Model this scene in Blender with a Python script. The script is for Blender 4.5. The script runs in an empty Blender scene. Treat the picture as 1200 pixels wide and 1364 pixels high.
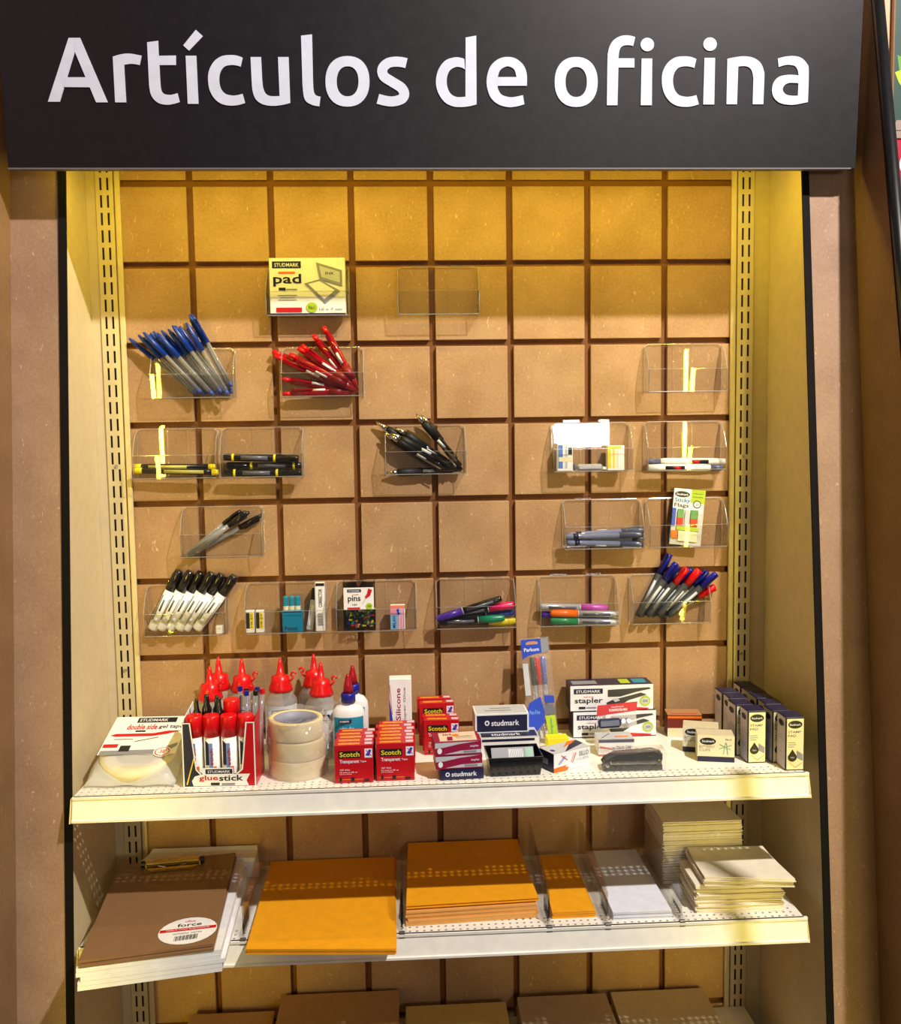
import bpy, math, random
from mathutils import Vector, Matrix, Quaternion
random.seed(7)
COL = bpy.context.scene.collection
SC = bpy.context.scene
# ------------------------------------------------------------------ camera
CAM = Vector((-0.0498, -1.4395, -0.3822)); FP = 1236.7
RT = Vector((0.9985, -0.0521, -0.0148)); DN = Vector((-0.0189, -0.0803, -0.9966)); FW = Vector((0.0508, 0.9954, -0.0812))
RT.normalize(); FW = (FW - RT * FW.dot(RT)).normalized(); DN = FW.cross(RT).normalized()
cd = bpy.data.cameras.new('camera'); cam = bpy.data.objects.new('camera', cd); COL.objects.link(cam)
cd.sensor_fit = 'HORIZONTAL'; cd.sensor_width = 36; cd.lens = 36 * FP / 1200; cd.clip_start = .05
up = -DN
cam.matrix_world = Matrix(((RT.x, up.x, -FW.x, CAM.x), (RT.y, up.y, -FW.y, CAM.y), (RT.z, up.z, -FW.z, CAM.z), (0, 0, 0, 1)))
SC.camera = cam
# ------------------------------------------------------------------ world, exposure, lights
SC.view_settings.view_transform = 'Standard'; SC.view_settings.look = 'None'
SC.view_settings.gamma = 1; SC.view_settings.exposure = 0.0
try: SC.view_settings.use_curve_mapping = False
except Exception: pass
W = bpy.data.worlds.new('store'); SC.world = W; W.use_nodes = True
W.node_tree.nodes['Background'].inputs[0].default_value = (1.0, .9, .82, 1); W.node_tree.nodes['Background'].inputs[1].default_value = .09

def area(name, loc, target, sx, sy, power, color):
    l = bpy.data.lights.new(name, 'AREA'); l.shape = 'RECTANGLE'; l.size = sx; l.size_y = sy; l.energy = power; l.color = color
    o = bpy.data.objects.new(name, l); COL.objects.link(o); o.location = loc
    o.rotation_euler = (Vector(target) - Vector(loc)).to_track_quat('-Z', 'Y').to_euler()
    return o
KEYP, FILLP, LEDV, LEDH = 76, 9, .5, 1.9
area('ceiling_light', (.95, -1.45, 1.25), (0, -.15, -.6), .06, .06, KEYP, (1, .93, .86))
area('store_light', (.85, -3.3, -.25), (0, 0, -.5), .32, .4, FILLP, (1, .95, .9))
YEL = (1, .76, .06)

# ------------------------------------------------------------------ helpers
def lin(c):
    return tuple((v / 12.92 if v <= .04045 else ((v + .055) / 1.055) ** 2.4) for v in [q / 255 for q in c])
MC = {}
def M(name, c=None, rough=.5, metal=0, emit=0, coat=0, spec=.5, trans=0, bump=0):
    if name in MC: return MC[name]
    m = bpy.data.materials.new(name); m.use_nodes = True; MC[name] = m
    b = m.node_tree.nodes['Principled BSDF']; col = lin(c) + (1,)
    b.inputs['Base Color'].default_value = col; b.inputs['Roughness'].default_value = rough
    b.inputs['Metallic'].default_value = metal; b.inputs['Coat Weight'].default_value = coat
    b.inputs['Specular IOR Level'].default_value = spec
    if emit: b.inputs['Emission Color'].default_value = col; b.inputs['Emission Strength'].default_value = emit
    nt = m.node_tree; t = nt.nodes.new('ShaderNodeTexCoord'); n = nt.nodes.new('ShaderNodeTexNoise'); n.inputs['Scale'].default_value = 60
    n.inputs['Detail'].default_value = 3
    nt.links.new(t.outputs['Object'], n.inputs['Vector'])
    mx = nt.nodes.new('ShaderNodeMixRGB'); mx.blend_type = 'MULTIPLY'; mx.inputs[0].default_value = .12
    mx.inputs[1].default_value = col; nt.links.new(n.outputs['Color'], mx.inputs[2])
    mr = nt.nodes.new('ShaderNodeMapRange'); mr.inputs[3].default_value = max(0, rough - .05); mr.inputs[4].default_value = min(1, rough + .05)
    nt.links.new(n.outputs['Fac'], mr.inputs[0]); nt.links.new(mr.outputs[0], b.inputs['Roughness'])
    g = nt.nodes.new('ShaderNodeHueSaturation'); nt.links.new(n.outputs['Fac'], g.inputs['Color']); g.inputs['Value'].default_value = 2
    nt.links.new(g.outputs[0], mx.inputs[2]); nt.links.new(mx.outputs[0], b.inputs['Base Color'])
    if bump:
        bp = nt.nodes.new('ShaderNodeBump'); bp.inputs['Strength'].default_value = bump; bp.inputs['Distance'].default_value = .001
        nt.links.new(n.outputs['Fac'], bp.inputs['Height']); nt.links.new(bp.outputs[0], b.inputs['Normal'])
    return m
def mdf(name, c, c2, fleck):
    m = bpy.data.materials.new(name); m.use_nodes = True; nt = m.node_tree; N = nt.nodes; L = nt.links
    b = N['Principled BSDF']; b.inputs['Roughness'].default_value = .62; b.inputs['Specular IOR Level'].default_value = .35
    t = N.new('ShaderNodeTexCoord'); oi = N.new('ShaderNodeObjectInfo'); ad = N.new('ShaderNodeVectorMath'); ad.operation = 'ADD'
    L.new(t.outputs['Object'], ad.inputs[0]); L.new(oi.outputs['Location'], ad.inputs[1])
    n1 = N.new('ShaderNodeTexNoise'); n1.inputs['Scale'].default_value = 260; n1.inputs['Detail'].default_value = 5; n1.inputs['Roughness'].default_value = .75
    n2 = N.new('ShaderNodeTexNoise'); n2.inputs['Scale'].default_value = 14; n2.inputs['Detail'].default_value = 3
    mp = N.new('ShaderNodeMapping'); mp.inputs['Rotation'].default_value = (0, .7, 0); mp.inputs['Scale'].default_value = (1, 1, .35)
    n3 = N.new('ShaderNodeTexNoise'); n3.inputs['Scale'].default_value = 210; n3.inputs['Detail'].default_value = 2; n3.inputs['Distortion'].default_value = 1.5
    for n in (n1, n2): L.new(ad.outputs[0], n.inputs['Vector'])
    L.new(ad.outputs[0], mp.inputs[0]); L.new(mp.outputs[0], n3.inputs['Vector'])
    r = N.new('ShaderNodeMixRGB'); r.inputs[1].default_value = lin(c) + (1,); r.inputs[2].default_value = lin(c2) + (1,)
    av = N.new('ShaderNodeMath'); av.operation = 'AVERAGE' if False else 'ADD'
    s1 = N.new('ShaderNodeMapRange'); s1.inputs[1].default_value = .3; s1.inputs[2].default_value = .7; s1.inputs[3].default_value = 0; s1.inputs[4].default_value = .6
    s2 = N.new('ShaderNodeMapRange'); s2.inputs[1].default_value = .35; s2.inputs[2].default_value = .65; s2.inputs[3].default_value = 0; s2.inputs[4].default_value = .4
    L.new(n1.outputs['Fac'], s1.inputs[0]); L.new(n2.outputs['Fac'], s2.inputs[0]); L.new(s1.outputs[0], av.inputs[0]); L.new(s2.outputs[0], av.inputs[1])
    L.new(av.outputs[0], r.inputs[0])
    f = N.new('ShaderNodeMapRange'); f.inputs[1].default_value = .68; f.inputs[2].default_value = .74; f.inputs[3].default_value = 0; f.inputs[4].default_value = .7
    L.new(n3.outputs['Fac'], f.inputs[0]); r2 = N.new('ShaderNodeMixRGB'); L.new(f.outputs[0], r2.inputs[0]); L.new(r.outputs[0], r2.inputs[1]); r2.inputs[2].default_value = lin(fleck) + (1,)
    L.new(r2.outputs[0], b.inputs['Base Color'])
    bp = N.new('ShaderNodeBump'); bp.inputs['Strength'].default_value = .15; bp.inputs['Distance'].default_value = .0006; L.new(n1.outputs['Fac'], bp.inputs['Height']); L.new(bp.outputs[0], b.inputs['Normal'])
    return m
def film(name, tint=(1, 1, 1), ior=1.45, rough=.03, tr=1.0, diff=0, wrinkle=0):
    m = bpy.data.materials.new(name); m.use_nodes = True; nt = m.node_tree; N = nt.nodes; L = nt.links; N.clear(); MC[name] = m
    o = N.new('ShaderNodeOutputMaterial'); t = N.new('ShaderNodeBsdfTransparent'); t.inputs[0].default_value = tuple(tint) + (1,)
    g = N.new('ShaderNodeBsdfAnisotropic') if hasattr(bpy.types, 'ShaderNodeBsdfAnisotropic') else N.new('ShaderNodeBsdfGlossy')
    g.inputs['Roughness'].default_value = rough
    lw = N.new('ShaderNodeLayerWeight'); pw = N.new('ShaderNodeMath'); pw.operation = 'POWER'; pw.inputs[1].default_value = 4.5; L.new(lw.outputs['Facing'], pw.inputs[0])
    fr = N.new('ShaderNodeMath'); fr.operation = 'MULTIPLY_ADD'; fr.inputs[1].default_value = .85; fr.inputs[2].default_value = ((ior - 1) / (ior + 1)) ** 2; L.new(pw.outputs[0], fr.inputs[0]); mx = N.new('ShaderNodeMixShader')
    L.new(fr.outputs[0], mx.inputs[0]); L.new(t.outputs[0], mx.inputs[1]); L.new(g.outputs[0], mx.inputs[2]); out = mx
    if diff:
        d = N.new('ShaderNodeBsdfDiffuse'); d.inputs[0].default_value = (.85, .85, .85, 1); m2 = N.new('ShaderNodeMixShader'); m2.inputs[0].default_value = diff
        L.new(mx.outputs[0], m2.inputs[1]); L.new(d.outputs[0], m2.inputs[2]); out = m2
    if wrinkle:
        n = N.new('ShaderNodeTexNoise'); n.inputs['Scale'].default_value = wrinkle; n.inputs['Distortion'].default_value = 2; tc = N.new('ShaderNodeTexCoord'); L.new(tc.outputs['Object'], n.inputs['Vector'])
        bp = N.new('ShaderNodeBump'); bp.inputs['Strength'].default_value = .8; bp.inputs['Distance'].default_value = .003; L.new(n.outputs['Fac'], bp.inputs['Height'])
        L.new(bp.outputs[0], g.inputs['Normal']); L.new(bp.outputs[0], lw.inputs['Normal'])
    L.new(out.outputs[0], o.inputs[0]); return m

MDF = mdf('mdf_board', (196, 158, 114), (158, 118, 76), (226, 198, 158))
MDFG = mdf('mdf_groove', (136, 84, 36), (104, 62, 24), (150, 96, 44))
MDFB = mdf('mdf_brown_front', (178, 146, 120), (146, 114, 92), (214, 186, 158))
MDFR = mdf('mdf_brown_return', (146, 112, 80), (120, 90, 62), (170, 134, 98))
CREAM = M('cream_enamel', (216, 198, 158), .42); SHELF = M('shelf_enamel', (244, 240, 228), .35); UPR = M('upright_enamel', (222, 204, 148), .4)
BLACK = M('black_plastic', (18, 17, 19), .35); DARK = M('slot_shade_dark', (40, 24, 12), .8); BLKT = M('black_trim', (12, 8, 8), .8, spec=.2)
SIGNM = M('sign_board', (20, 15, 22), .44, spec=.4); LETM = M('sign_letter_vinyl', (212, 216, 232), .55); WHT = M('white_print', (236, 238, 245), .5)
PAPERW = M('white_paper', (238, 238, 240), .7); CARDW = M('white_card', (246, 245, 242), .45); KRAFT = M('golden_kraft_paper', (240, 164, 16), .6, bump=.1)
KRAFTE = M('kraft_paper_edge', (226, 164, 84), .7); CRM = M('cream_paper', (236, 226, 204), .7); HARD = M('brown_hardboard', (138, 104, 72), .3, coat=.2)
NAVY = M('navy_print', (28, 28, 62), .4); INK = M('black_print', (24, 22, 28), .45); RED = M('red_print', (206, 18, 30), .4); REDC = M('red_card', (196, 10, 26), .35)
REDP = M('red_plastic', (222, 14, 22), .3); YELP = M('yellow_print', (240, 214, 20), .45); LIME = M('lime_print', (176, 204, 40), .45); MAG = M('magenta_card', (150, 16, 62), .4)
GREY = M('grey_print', (140, 142, 150), .5); LGREY = M('light_grey_print', (196, 198, 204), .5); TEAL = M('teal_print', (24, 140, 170), .4); BLUE = M('blue_print', (24, 66, 190), .4)
BLUEP = M('blue_plastic', (18, 58, 150), .3); BLUED = M('deep_blue_plastic', (24, 30, 140), .3); CHROME = M('chrome', (210, 208, 205), .18, metal=1); SILV = M('silver_plastic', (178, 178, 186), .3, metal=.3)
PBLK = M('pen_black', (16, 16, 20), .25, coat=.3); PGREY = M('pen_grey', (96, 98, 112), .3); CREAMP = M('cream_print', (238, 230, 190), .5); ORG = M('orange_print', (236, 120, 30), .45)
PURP = M('purple_plastic', (70, 40, 150), .3); PINK = M('pink_plastic', (224, 14, 90), .3); GRN = M('green_plastic', (20, 140, 100), .3); YPL = M('yellow_plastic', (244, 224, 20), .3)
ORP = M('orange_plastic', (240, 110, 20), .3); LPUR = M('magenta_plastic', (180, 70, 170), .3); GRN2 = M('leaf_green', (40, 130, 80), .3); WPL = M('white_plastic', (236, 236, 236), .3)
DKRED = M('translucent_red', (150, 8, 24), .15, coat=.6); DGRN = M('olive_cap', (52, 60, 40), .3); TAPEC = M('masking_tape', (238, 218, 160), .55); TAPEI = M('tape_core', (150, 150, 165), .5)
LEDM = M('led_bead', (255, 214, 60), .4, emit=10); LEDS = M('led_ribbon', (230, 220, 190), .5); GREENB = M('dark_green_board', (30, 66, 58), .5); CRIM = M('crimson_board', (176, 12, 52), .45)
PEACH = mdf('peach_mdf', (226, 184, 150), (200, 156, 124), (236, 204, 176))
ACR = film('clear_acrylic', (.985, .985, .985), 1.5, .02); ACRE = film('acrylic_edge_glint', (.86, .85, .82), 1.9, .12, diff=.16); WRAP = film('clear_wrap', (.97, .97, .97), 1.6, .08, diff=.10, wrinkle=90); BOTC = film('clear_bottle', (.97, .96, .96), 1.5, .05, diff=.20)
THINW = film('thin_wrap', (.98, .98, .98), 1.4, .06, diff=.03, wrinkle=50); CLRP = film('clear_pen_barrel', (.80, .80, .84), 1.5, .08, diff=.22); BAGW = film('milky_bag', (.95, .95, .95), 1.45, .15, diff=.50, wrinkle=70)

class MB:
    def __init__(s): s.v = []; s.f = []; s.m = []; s.mats = []
    def mi(s, m):
        if m not in s.mats: s.mats.append(m)
        return s.mats.index(m)
    def add(s, vs, fs, m):
        k = len(s.v); i = s.mi(m); s.v += [tuple(v) for v in vs]
        for f in fs: s.f.append(tuple(k + j for j in f)); s.m.append(i)
    def box(s, x0, x1, y0, y1, z0, z1, m, b=0):
        if b <= 0:
            vs = [(x, y, z) for z in (z0, z1) for y in (y0, y1) for x in (x0, x1)]
            s.add(vs, [(0, 2, 3, 1), (4, 5, 7, 6), (0, 1, 5, 4), (2, 6, 7, 3), (0, 4, 6, 2), (1, 3, 7, 5)], m); return
        vs = []; X = (x0, x1); Y = (y0, y1); Z = (z0, z1); sg = (b, -b)
        for k in (0, 1):
            for j in (0, 1):
                for i in (0, 1):
                    vs += [(X[i], Y[j] + sg[j], Z[k] + sg[k]), (X[i] + sg[i], Y[j], Z[k] + sg[k]), (X[i] + sg[i], Y[j] + sg[j], Z[k])]
        def c(i, j, k, a): return (k * 4 + j * 2 + i) * 3 + a
        fs = []
        for i in (0, 1): q = [c(i, 0, 0, 0), c(i, 1, 0, 0), c(i, 1, 1, 0), c(i, 0, 1, 0)]; fs.append(q if i else q[::-1])
        for j in (0, 1): q = [c(0, j, 0, 1), c(1, j, 0, 1), c(1, j, 1, 1), c(0, j, 1, 1)]; fs.append(q if not j else q[::-1])
        for k in (0, 1): q = [c(0, 0, k, 2), c(1, 0, k, 2), c(1, 1, k, 2), c(0, 1, k, 2)]; fs.append(q if k else q[::-1])
        for j in (0, 1):
            for k in (0, 1): fs.append([c(0, j, k, 1), c(1, j, k, 1), c(1, j, k, 2), c(0, j, k, 2)])
        for i in (0, 1):
            for k in (0, 1): fs.append([c(i, 0, k, 0), c(i, 1, k, 0), c(i, 1, k, 2), c(i, 0, k, 2)])
        for i in (0, 1):
            for j in (0, 1): fs.append([c(i, j, 0, 0), c(i, j, 1, 0), c(i, j, 1, 1), c(i, j, 0, 1)])
        for i in (0, 1):
            for j in (0, 1):
                for k in (0, 1): fs.append([c(i, j, k, 0), c(i, j, k, 1), c(i, j, k, 2)])
        s.add(vs, fs, m)
    def prism(s, pts, d, m):              # polygon of 3D points pushed along d
        d = Vector(d); n = len(pts); a = [Vector(p) for p in pts]; vs = a + [p + d for p in a]
        s.add(vs, [tuple(range(n))[::-1], tuple(range(n, 2 * n))] + [(i, (i + 1) % n, n + (i + 1) % n, n + i) for i in range(n)], m)
    def hexa(s, b, t, m):                 # four bottom points, four top points
        s.add(list(b) + list(t), [(3, 2, 1, 0), (4, 5, 6, 7), (0, 1, 5, 4), (1, 2, 6, 5), (2, 3, 7, 6), (3, 0, 4, 7)], m)
    def lathe(s, prof, m, n=12, c=(0, 0, 0), axis='z', closed=False, sx=1, sy=1):
        vs = []; fs = []
        for r, z in prof:
            for i in range(n):
                a = 2 * math.pi * i / n; x, y = r * math.cos(a) * sx, r * math.sin(a) * sy
                vs.append((c[0] + x, c[1] + y, c[2] + z) if axis == 'z' else (c[0] + z, c[1] + x, c[2] + y) if axis == 'x' else (c[0] + x, c[1] + z, c[2] + y))
        for k in range(len(prof) - 1):
            for i in range(n): j = (i + 1) % n; fs.append((k * n + i, k * n + j, (k + 1) * n + j, (k + 1) * n + i))
        if closed:
            k = len(prof) - 1
            for i in range(n): j = (i + 1) % n; fs.append((k * n + i, k * n + j, j, i))
        else: fs += [tuple(range(n))[::-1], tuple(range((len(prof) - 1) * n, len(prof) * n))]
        s.add(vs, fs, m)
    def tube(s, pts, r, m, n=6):
        pts = [Vector(p) for p in pts]; vs = []; fs = []
        for k, p in enumerate(pts):
            t = (pts[min(k + 1, len(pts) - 1)] - pts[max(k - 1, 0)]).normalized(); a = t.orthogonal().normalized()
            if k and abs(a.dot(pa)) < .98: a = (pa - t * pa.dot(t)).normalized()
            pa = a; b = t.cross(a)
            vs += [p + (a * math.cos(2 * math.pi * i / n) + b * math.sin(2 * math.pi * i / n)) * r for i in range(n)]
        for k in range(len(pts) - 1):
            for i in range(n): j = (i + 1) % n; fs.append((k * n + i, k * n + j, (k + 1) * n + j, (k + 1) * n + i))
        fs += [tuple(range(n))[::-1], tuple(range((len(pts) - 1) * n, len(pts) * n))]
        s.add(vs, fs, m)
    def build(s, name, parent=None, smooth=False, origin=None):
        me = bpy.data.meshes.new(name); v = s.v
        if origin: v = [tuple(Vector(p) - Vector(origin)) for p in v]
        me.from_pydata(v, [], s.f)
        for m in s.mats: me.materials.append(m)
        me.polygons.foreach_set('material_index', s.m)
        if smooth: me.polygons.foreach_set('use_smooth', [len(f) <= 4 for f in s.f])
        me.update(); o = bpy.data.objects.new(name, me); COL.objects.link(o)
        if parent: o.parent = parent
        if origin: o.location = origin
        return o
def tag(o, label, cat, group=None):
    o['label'] = label; o['category'] = cat
    if group: o['group'] = group
    return o
def struct(o): o['kind'] = 'structure'; return o
def thing(name, label, cat, loc=(0, 0, 0), rz=0, group=None):
    o = bpy.data.objects.new(name, None); o.empty_display_size = .01; COL.objects.link(o); o.location = loc; o.rotation_euler = (0, 0, rz)
    return tag(o, label, cat, group)
ORD = ['', 'first', 'second', 'third', 'fourth', 'fifth', 'sixth', 'seventh', 'eighth', 'ninth', 'tenth', 'eleventh', 'twelfth', 'thirteenth', 'fourteenth', 'fifteenth', 'sixteenth', 'seventeenth', 'eighteenth', 'nineteenth', 'twentieth']
TENS = {2: 'twenty', 3: 'thirty', 4: 'forty', 5: 'fifty'}
def ordn(n): return ORD[n] if n <= 20 else ({20: 'twentieth', 30: 'thirtieth', 40: 'fortieth', 50: 'fiftieth'}[n] if n % 10 == 0 else TENS[n // 10] + '-' + ORD[n % 10])
def kids(o): return [c for c in list(COL.objects) if c.parent == o]
KC = {}
def dup(root, label=None, group=None):
    if root.name not in KC: KC[root.name] = [(c, kids(c)) for c in kids(root)]
    r = root.copy(); COL.objects.link(r)
    if label: r['label'] = label
    if group: r['group'] = group
    for c, gs in KC[root.name]:
        d = c.copy(); COL.objects.link(d); d.parent = r
        for g in gs: e = g.copy(); COL.objects.link(e); e.parent = d
    return r
# measured photograph positions turned into real points on a known real plane
def ray(x, y): return FW + RT * ((x - 600) / FP) + DN * ((y - 682) / FP)
def onY(x, y, Y): d = ray(x, y); return CAM + d * ((Y - CAM.y) / d.y)
def onZ(x, y, Z): d = ray(x, y); return CAM + d * ((Z - CAM.z) / d.z)
def onX(x, y, X): d = ray(x, y); return CAM + d * ((X - CAM.x) / d.x)

TX = {}
def textmesh(s, bold=0):
    k = (s, bold)
    if k in TX: return TX[k]
    c = bpy.data.curves.new('t', 'FONT'); c.body = s; c.size = 1; c.offset = bold; c.resolution_u = 2; c.fill_mode = 'FRONT'
    o = bpy.data.objects.new('t', c); COL.objects.link(o)
    dg = bpy.context.evaluated_depsgraph_get(); dg.update(); me = o.evaluated_get(dg).to_mesh()
    vs = [(v.co.x, v.co.y) for v in me.vertices]; fs = [tuple(p.vertices) for p in me.polygons]
    o.evaluated_get(dg).to_mesh_clear(); bpy.data.objects.remove(o); bpy.data.curves.remove(c)
    x0 = min(v[0] for v in vs); x1 = max(v[0] for v in vs); y0 = min(v[1] for v in vs); y1 = max(v[1] for v in vs)
    TX[k] = ([((x - x0) / (x1 - x0), (y - y0) / (y1 - y0)) for x, y in vs], fs); return TX[k]
def art(name, parent, O, U, V, w, h, items, lift=.00025):
    """flat print on a face: O corner, U,V unit axes; items in fractions of w x h"""
    O = Vector(O); U = Vector(U).normalized(); V = Vector(V).normalized(); Nn = U.cross(V); mb = MB()
    for k, it in enumerate(items):
        off = Nn * (lift + k * .00006); P = lambda x, y: O + U * (x * w) + V * (y * h) + off
        t = it[0]; m = it[-1]
        if t == 'r': x, y, a, b = it[1:5]; mb.add([P(x, y), P(x + a, y), P(x + a, y + b), P(x, y + b)], [(0, 1, 2, 3)], m)
        elif t == 'p': mb.add([P(*q) for q in it[1]], [tuple(range(len(it[1])))], m)
        elif t == 'e':
            x, y, a, b = it[1:5]; mb.add([P(x + a * math.cos(i * math.pi / 12), y + b * math.sin(i * math.pi / 12)) for i in range(24)], [tuple(range(24))], m)
        elif t == 'l':
            (x0, y0), (x1, y1), tk = it[1:4]; a = Vector((x0 * w, y0 * h)); b = Vector((x1 * w, y1 * h)); q = (b - a).normalized(); q = Vector((-q.y, q.x)) * tk / 2
            mb.add([O + U * c.x + V * c.y + off for c in (a - q, b - q, b + q, a + q)], [(0, 1, 2, 3)], m)
        elif t == 't':
            x, y, a, b, s = it[1:6]; bold = it[6] if len(it) > 7 else .012; vs, fs = textmesh(s, bold)
            mb.add([P(x + q[0] * a, y + q[1] * b) for q in vs], fs, m)
        elif t == 'tv':                       # text running upwards
            x, y, a, b, s = it[1:6]; vs, fs = textmesh(s, .012); mb.add([P(x + a - q[1] * a, y + q[0] * b) for q in vs], fs, m)
    return mb.build(name, parent)
def face(which, w, d, h):
    return {'front': ((-w / 2, 0, 0), (1, 0, 0), (0, 0, 1), w, h), 'top': ((-w / 2, 0, h), (1, 0, 0), (0, 1, 0), w, d), 'left': ((-w / 2, d, 0), (0, -1, 0), (0, 0, 1), d, h),
            'right': ((w / 2, 0, 0), (0, 1, 0), (0, 0, 1), d, h), 'back': ((w / 2, d, 0), (-1, 0, 0), (0, 0, 1), w, h)}[which]
def carton(name, label, cat, loc, rz, w, d, h, m, arts, group=None, b=.0006):
    t = thing(name, label, cat, loc, rz, group); mb = MB(); mb.box(-w / 2, w / 2, 0, d, 0, h, m, b); mb.build('box_body', t)
    for nm, which, items in arts: art(nm, t, *face(which, w, d, h), items)
    return t
def frontbox(pl, pr, Z):                  # base front corners measured in the photo -> centre, rotation, width
    a = onZ(*pl, Z); b = onZ(*pr, Z); c = (a + b) / 2; return (c.x, c.y, Z), math.atan2(b.y - a.y, b.x - a.x), (b - a).length

# ================================================================== STRUCTURE
CP, RP = .12, .11979
G = .0048
wall = MB(); wall.box(-.512, .512, .0075, .02, -1.75, .32, MDFG); wb = struct(wall.build('wall_back'))
pm = {}
cols = [(-.4935, -.36 - G)] + [(-.36 + i * CP + G, -.24 + i * CP - G) for i in range(6)] + [(.36 + G, .4935)]
for r in range(-2, 13):
    z1 = -r * RP - G + (0 if r > -2 else 0); z0 = z1 - RP + 2 * G
    for x0, x1 in cols:
        k = round(x1 - x0, 4)
        if k not in pm:
            mb = MB(); w2 = (x1 - x0) / 2; h2 = (z1 - z0) / 2; mb.box(-w2, w2, 0, .0078, -h2, h2, MDF, .0007); pm[k] = mb.build('panel', wb); o = pm[k]
        else: o = pm[k].copy(); COL.objects.link(o); o.parent = wb
        o.location = ((x0 + x1) / 2, 0, (z0 + z1) / 2)
# side panels with a front edge that leans outwards
def side(x, t, ya, yb, nm):
    mb = MB(); z1, z0 = .3, -1.72; k = (yb - ya) / (1.1256)
    f = lambda z: ya + k * (-z - .0244)
    mb.prism([(x, f(z1), z1), (x, .02, z1), (x, .02, z0), (x, f(z0), z0)], (t, 0, 0), CREAM)
    return struct(mb.build(nm)), f
wl, fL = side(-.512, -.004, -.114, -.234, 'wall_left')
wr, fR = side(.524, .004, -.139, -.259, 'wall_right')
def leanstrip(x0, x1, f, z0, z1, th, m, nm, dy=0, parent=None):
    mb = MB(); a = [(x0, f(z0) + dy, z0), (x1, f(z0) + dy, z0), (x1, f(z1) + dy, z1), (x0, f(z1) + dy, z1)]
    mb.prism(a, (0, th, 0), m); return mb.build(nm, parent)
struct(leanstrip(-.5105, -.5, fL, -1.72, .3, .003, BLKT, 'trim_1', -.004)); struct(leanstrip(.512, .522, fR, -1.72, .3, .003, BLKT, 'trim_2', -.004))
struct(leanstrip(-.590, -.5105, fL, -1.72, .3, .012, MDFB, 'trim_3', -.002)); struct(leanstrip(.522, .602, fR, -1.72, .3, .012, MDFB, 'trim_4', -.002))
mb = MB(); mb.prism([(-.575, fL(.3), .3), (-.575, -.62, .3), (-.575, -.74, -1.72), (-.575, fL(-1.72), -1.72)], (-.015, 0, 0), MDFR); struct(mb.build('trim_5'))
mb = MB(); g = lambda z: -.207 + .2 * (z - .05)
mb.prism([(.587, fR(.3), .3), (.587, g(.3), .3), (.587, g(-1.72), -1.72), (.587, fR(-1.72), -1.72)], (.015, 0, 0), MDFR); struct(mb.build('trim_6'))
mb = MB(); mb.box(-.5118, -.4978, -.001, .006, -1.72, .3, CREAM); struct(mb.build('trim_7')); mb = MB(); mb.box(.4998, .5238, -.001, .006, -1.72, .3, CREAM); struct(mb.build('trim_8'))
# slotted uprights
def upright(xo, sgn, label):
    t = thing('slotted_upright', label, 'upright', (xo, 0, -1.72)); H = 2.0; mb = MB(); P = .0254; Y = -.004
    xs = [0, .0052, .0082, .0152, .0182, .0235]; n = int(H / P)
    for k in range(n):
        z = k * P
        for a, b in ((0, 1), (2, 3), (4, 5)): mb.add([(sgn * xs[a], Y, z), (sgn * xs[b], Y, z), (sgn * xs[b], Y, z + P), (sgn * xs[a], Y, z + P)], [(0, 1, 2, 3)], UPR)
        for a, b in ((1, 2), (3, 4)): mb.add([(sgn * xs[a], Y, z), (sgn * xs[b], Y, z), (sgn * xs[b], Y, z + .0074), (sgn * xs[a], Y, z + .0074)], [(0, 1, 2, 3)], UPR)
    mb.box(*sorted((0, -sgn * .001)), Y, .0, 0, H, UPR); mb.box(*sorted((sgn * .0235, sgn * .0245)), Y, .0, 0, H, UPR); mb.build('slotted_face', t)
    mb = MB(); mb.box(*sorted((sgn * .001, sgn * .0232)), -.0012, -.0004, 0, H, DARK); mb.build('slot_shade', t)  # dark sheet standing in for the shade inside the hollow upright
    mb = MB(); mb.box(*sorted((sgn * .0265, sgn * .0345)), -.0055, -.0002, 0, H, UPR, .0012); mb.build('edge_flange', t)
    for zz in (-.42, -.735):
        mb = MB(); mb.lathe([(.0028, 0), (.0022, -.0012)], CHROME, 8, (sgn * .0117, -.0045, zz + 1.72), 'y'); mb.build('screw', t)
upright(-.4955, 1, 'left slotted steel upright in cream enamel beside the grooved board'); upright(.4975, -1, 'right slotted steel upright in cream enamel beside the grooved board')

# LED strips (behind the front trims, out of direct sight) and their light
def led(label, a, b, n, face_dir):
    a = Vector(a); b = Vector(b); d = b - a; t = thing('led_strip', label, 'light strip', a); mb = MB(); L = d.length
    mb.prism([(-.004, 0, 0), (.004, 0, 0), Vector((.004, 0, 0)) + d, Vector((-.004, 0, 0)) + d] if abs(d.x) < .1 else [(0, 0, -.004), (0, 0, .004), Vector((0, 0, .004)) + d, Vector((0, 0, -.004)) + d], (0, .0008, 0), LEDS); mb.build('ribbon', t)
    mb = MB()
    for i in range(n): p = d * ((i + .5) / n); mb.box(p.x - .0022, p.x + .0022, p.y + .001, p.y + .003, p.z - .0025, p.z + .0025, LEDM)
    o = mb.build('led_beads', t); o['kind'] = 'stuff'; return t
for nm_, xx in (('left', -.568), ('right', .578)):
    o = led('yellow led light strip on a black post, front %s, beyond the frame' % nm_, (xx, -.66, -1.60), (xx, -.60, -.20), 90, 1)
    mb = MB(); mb.prism([(-.009, -.012, -.1), (.009, -.012, -.1), (.009, .048, 1.42), (-.009, .048, 1.42)], (0, .0115, 0), BLACK); mb.build('post', o)
led('yellow led light strip along the rear of the black sign', (-.48, -.148, .012), (.48, -.148, .012), 64, 1)
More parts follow.
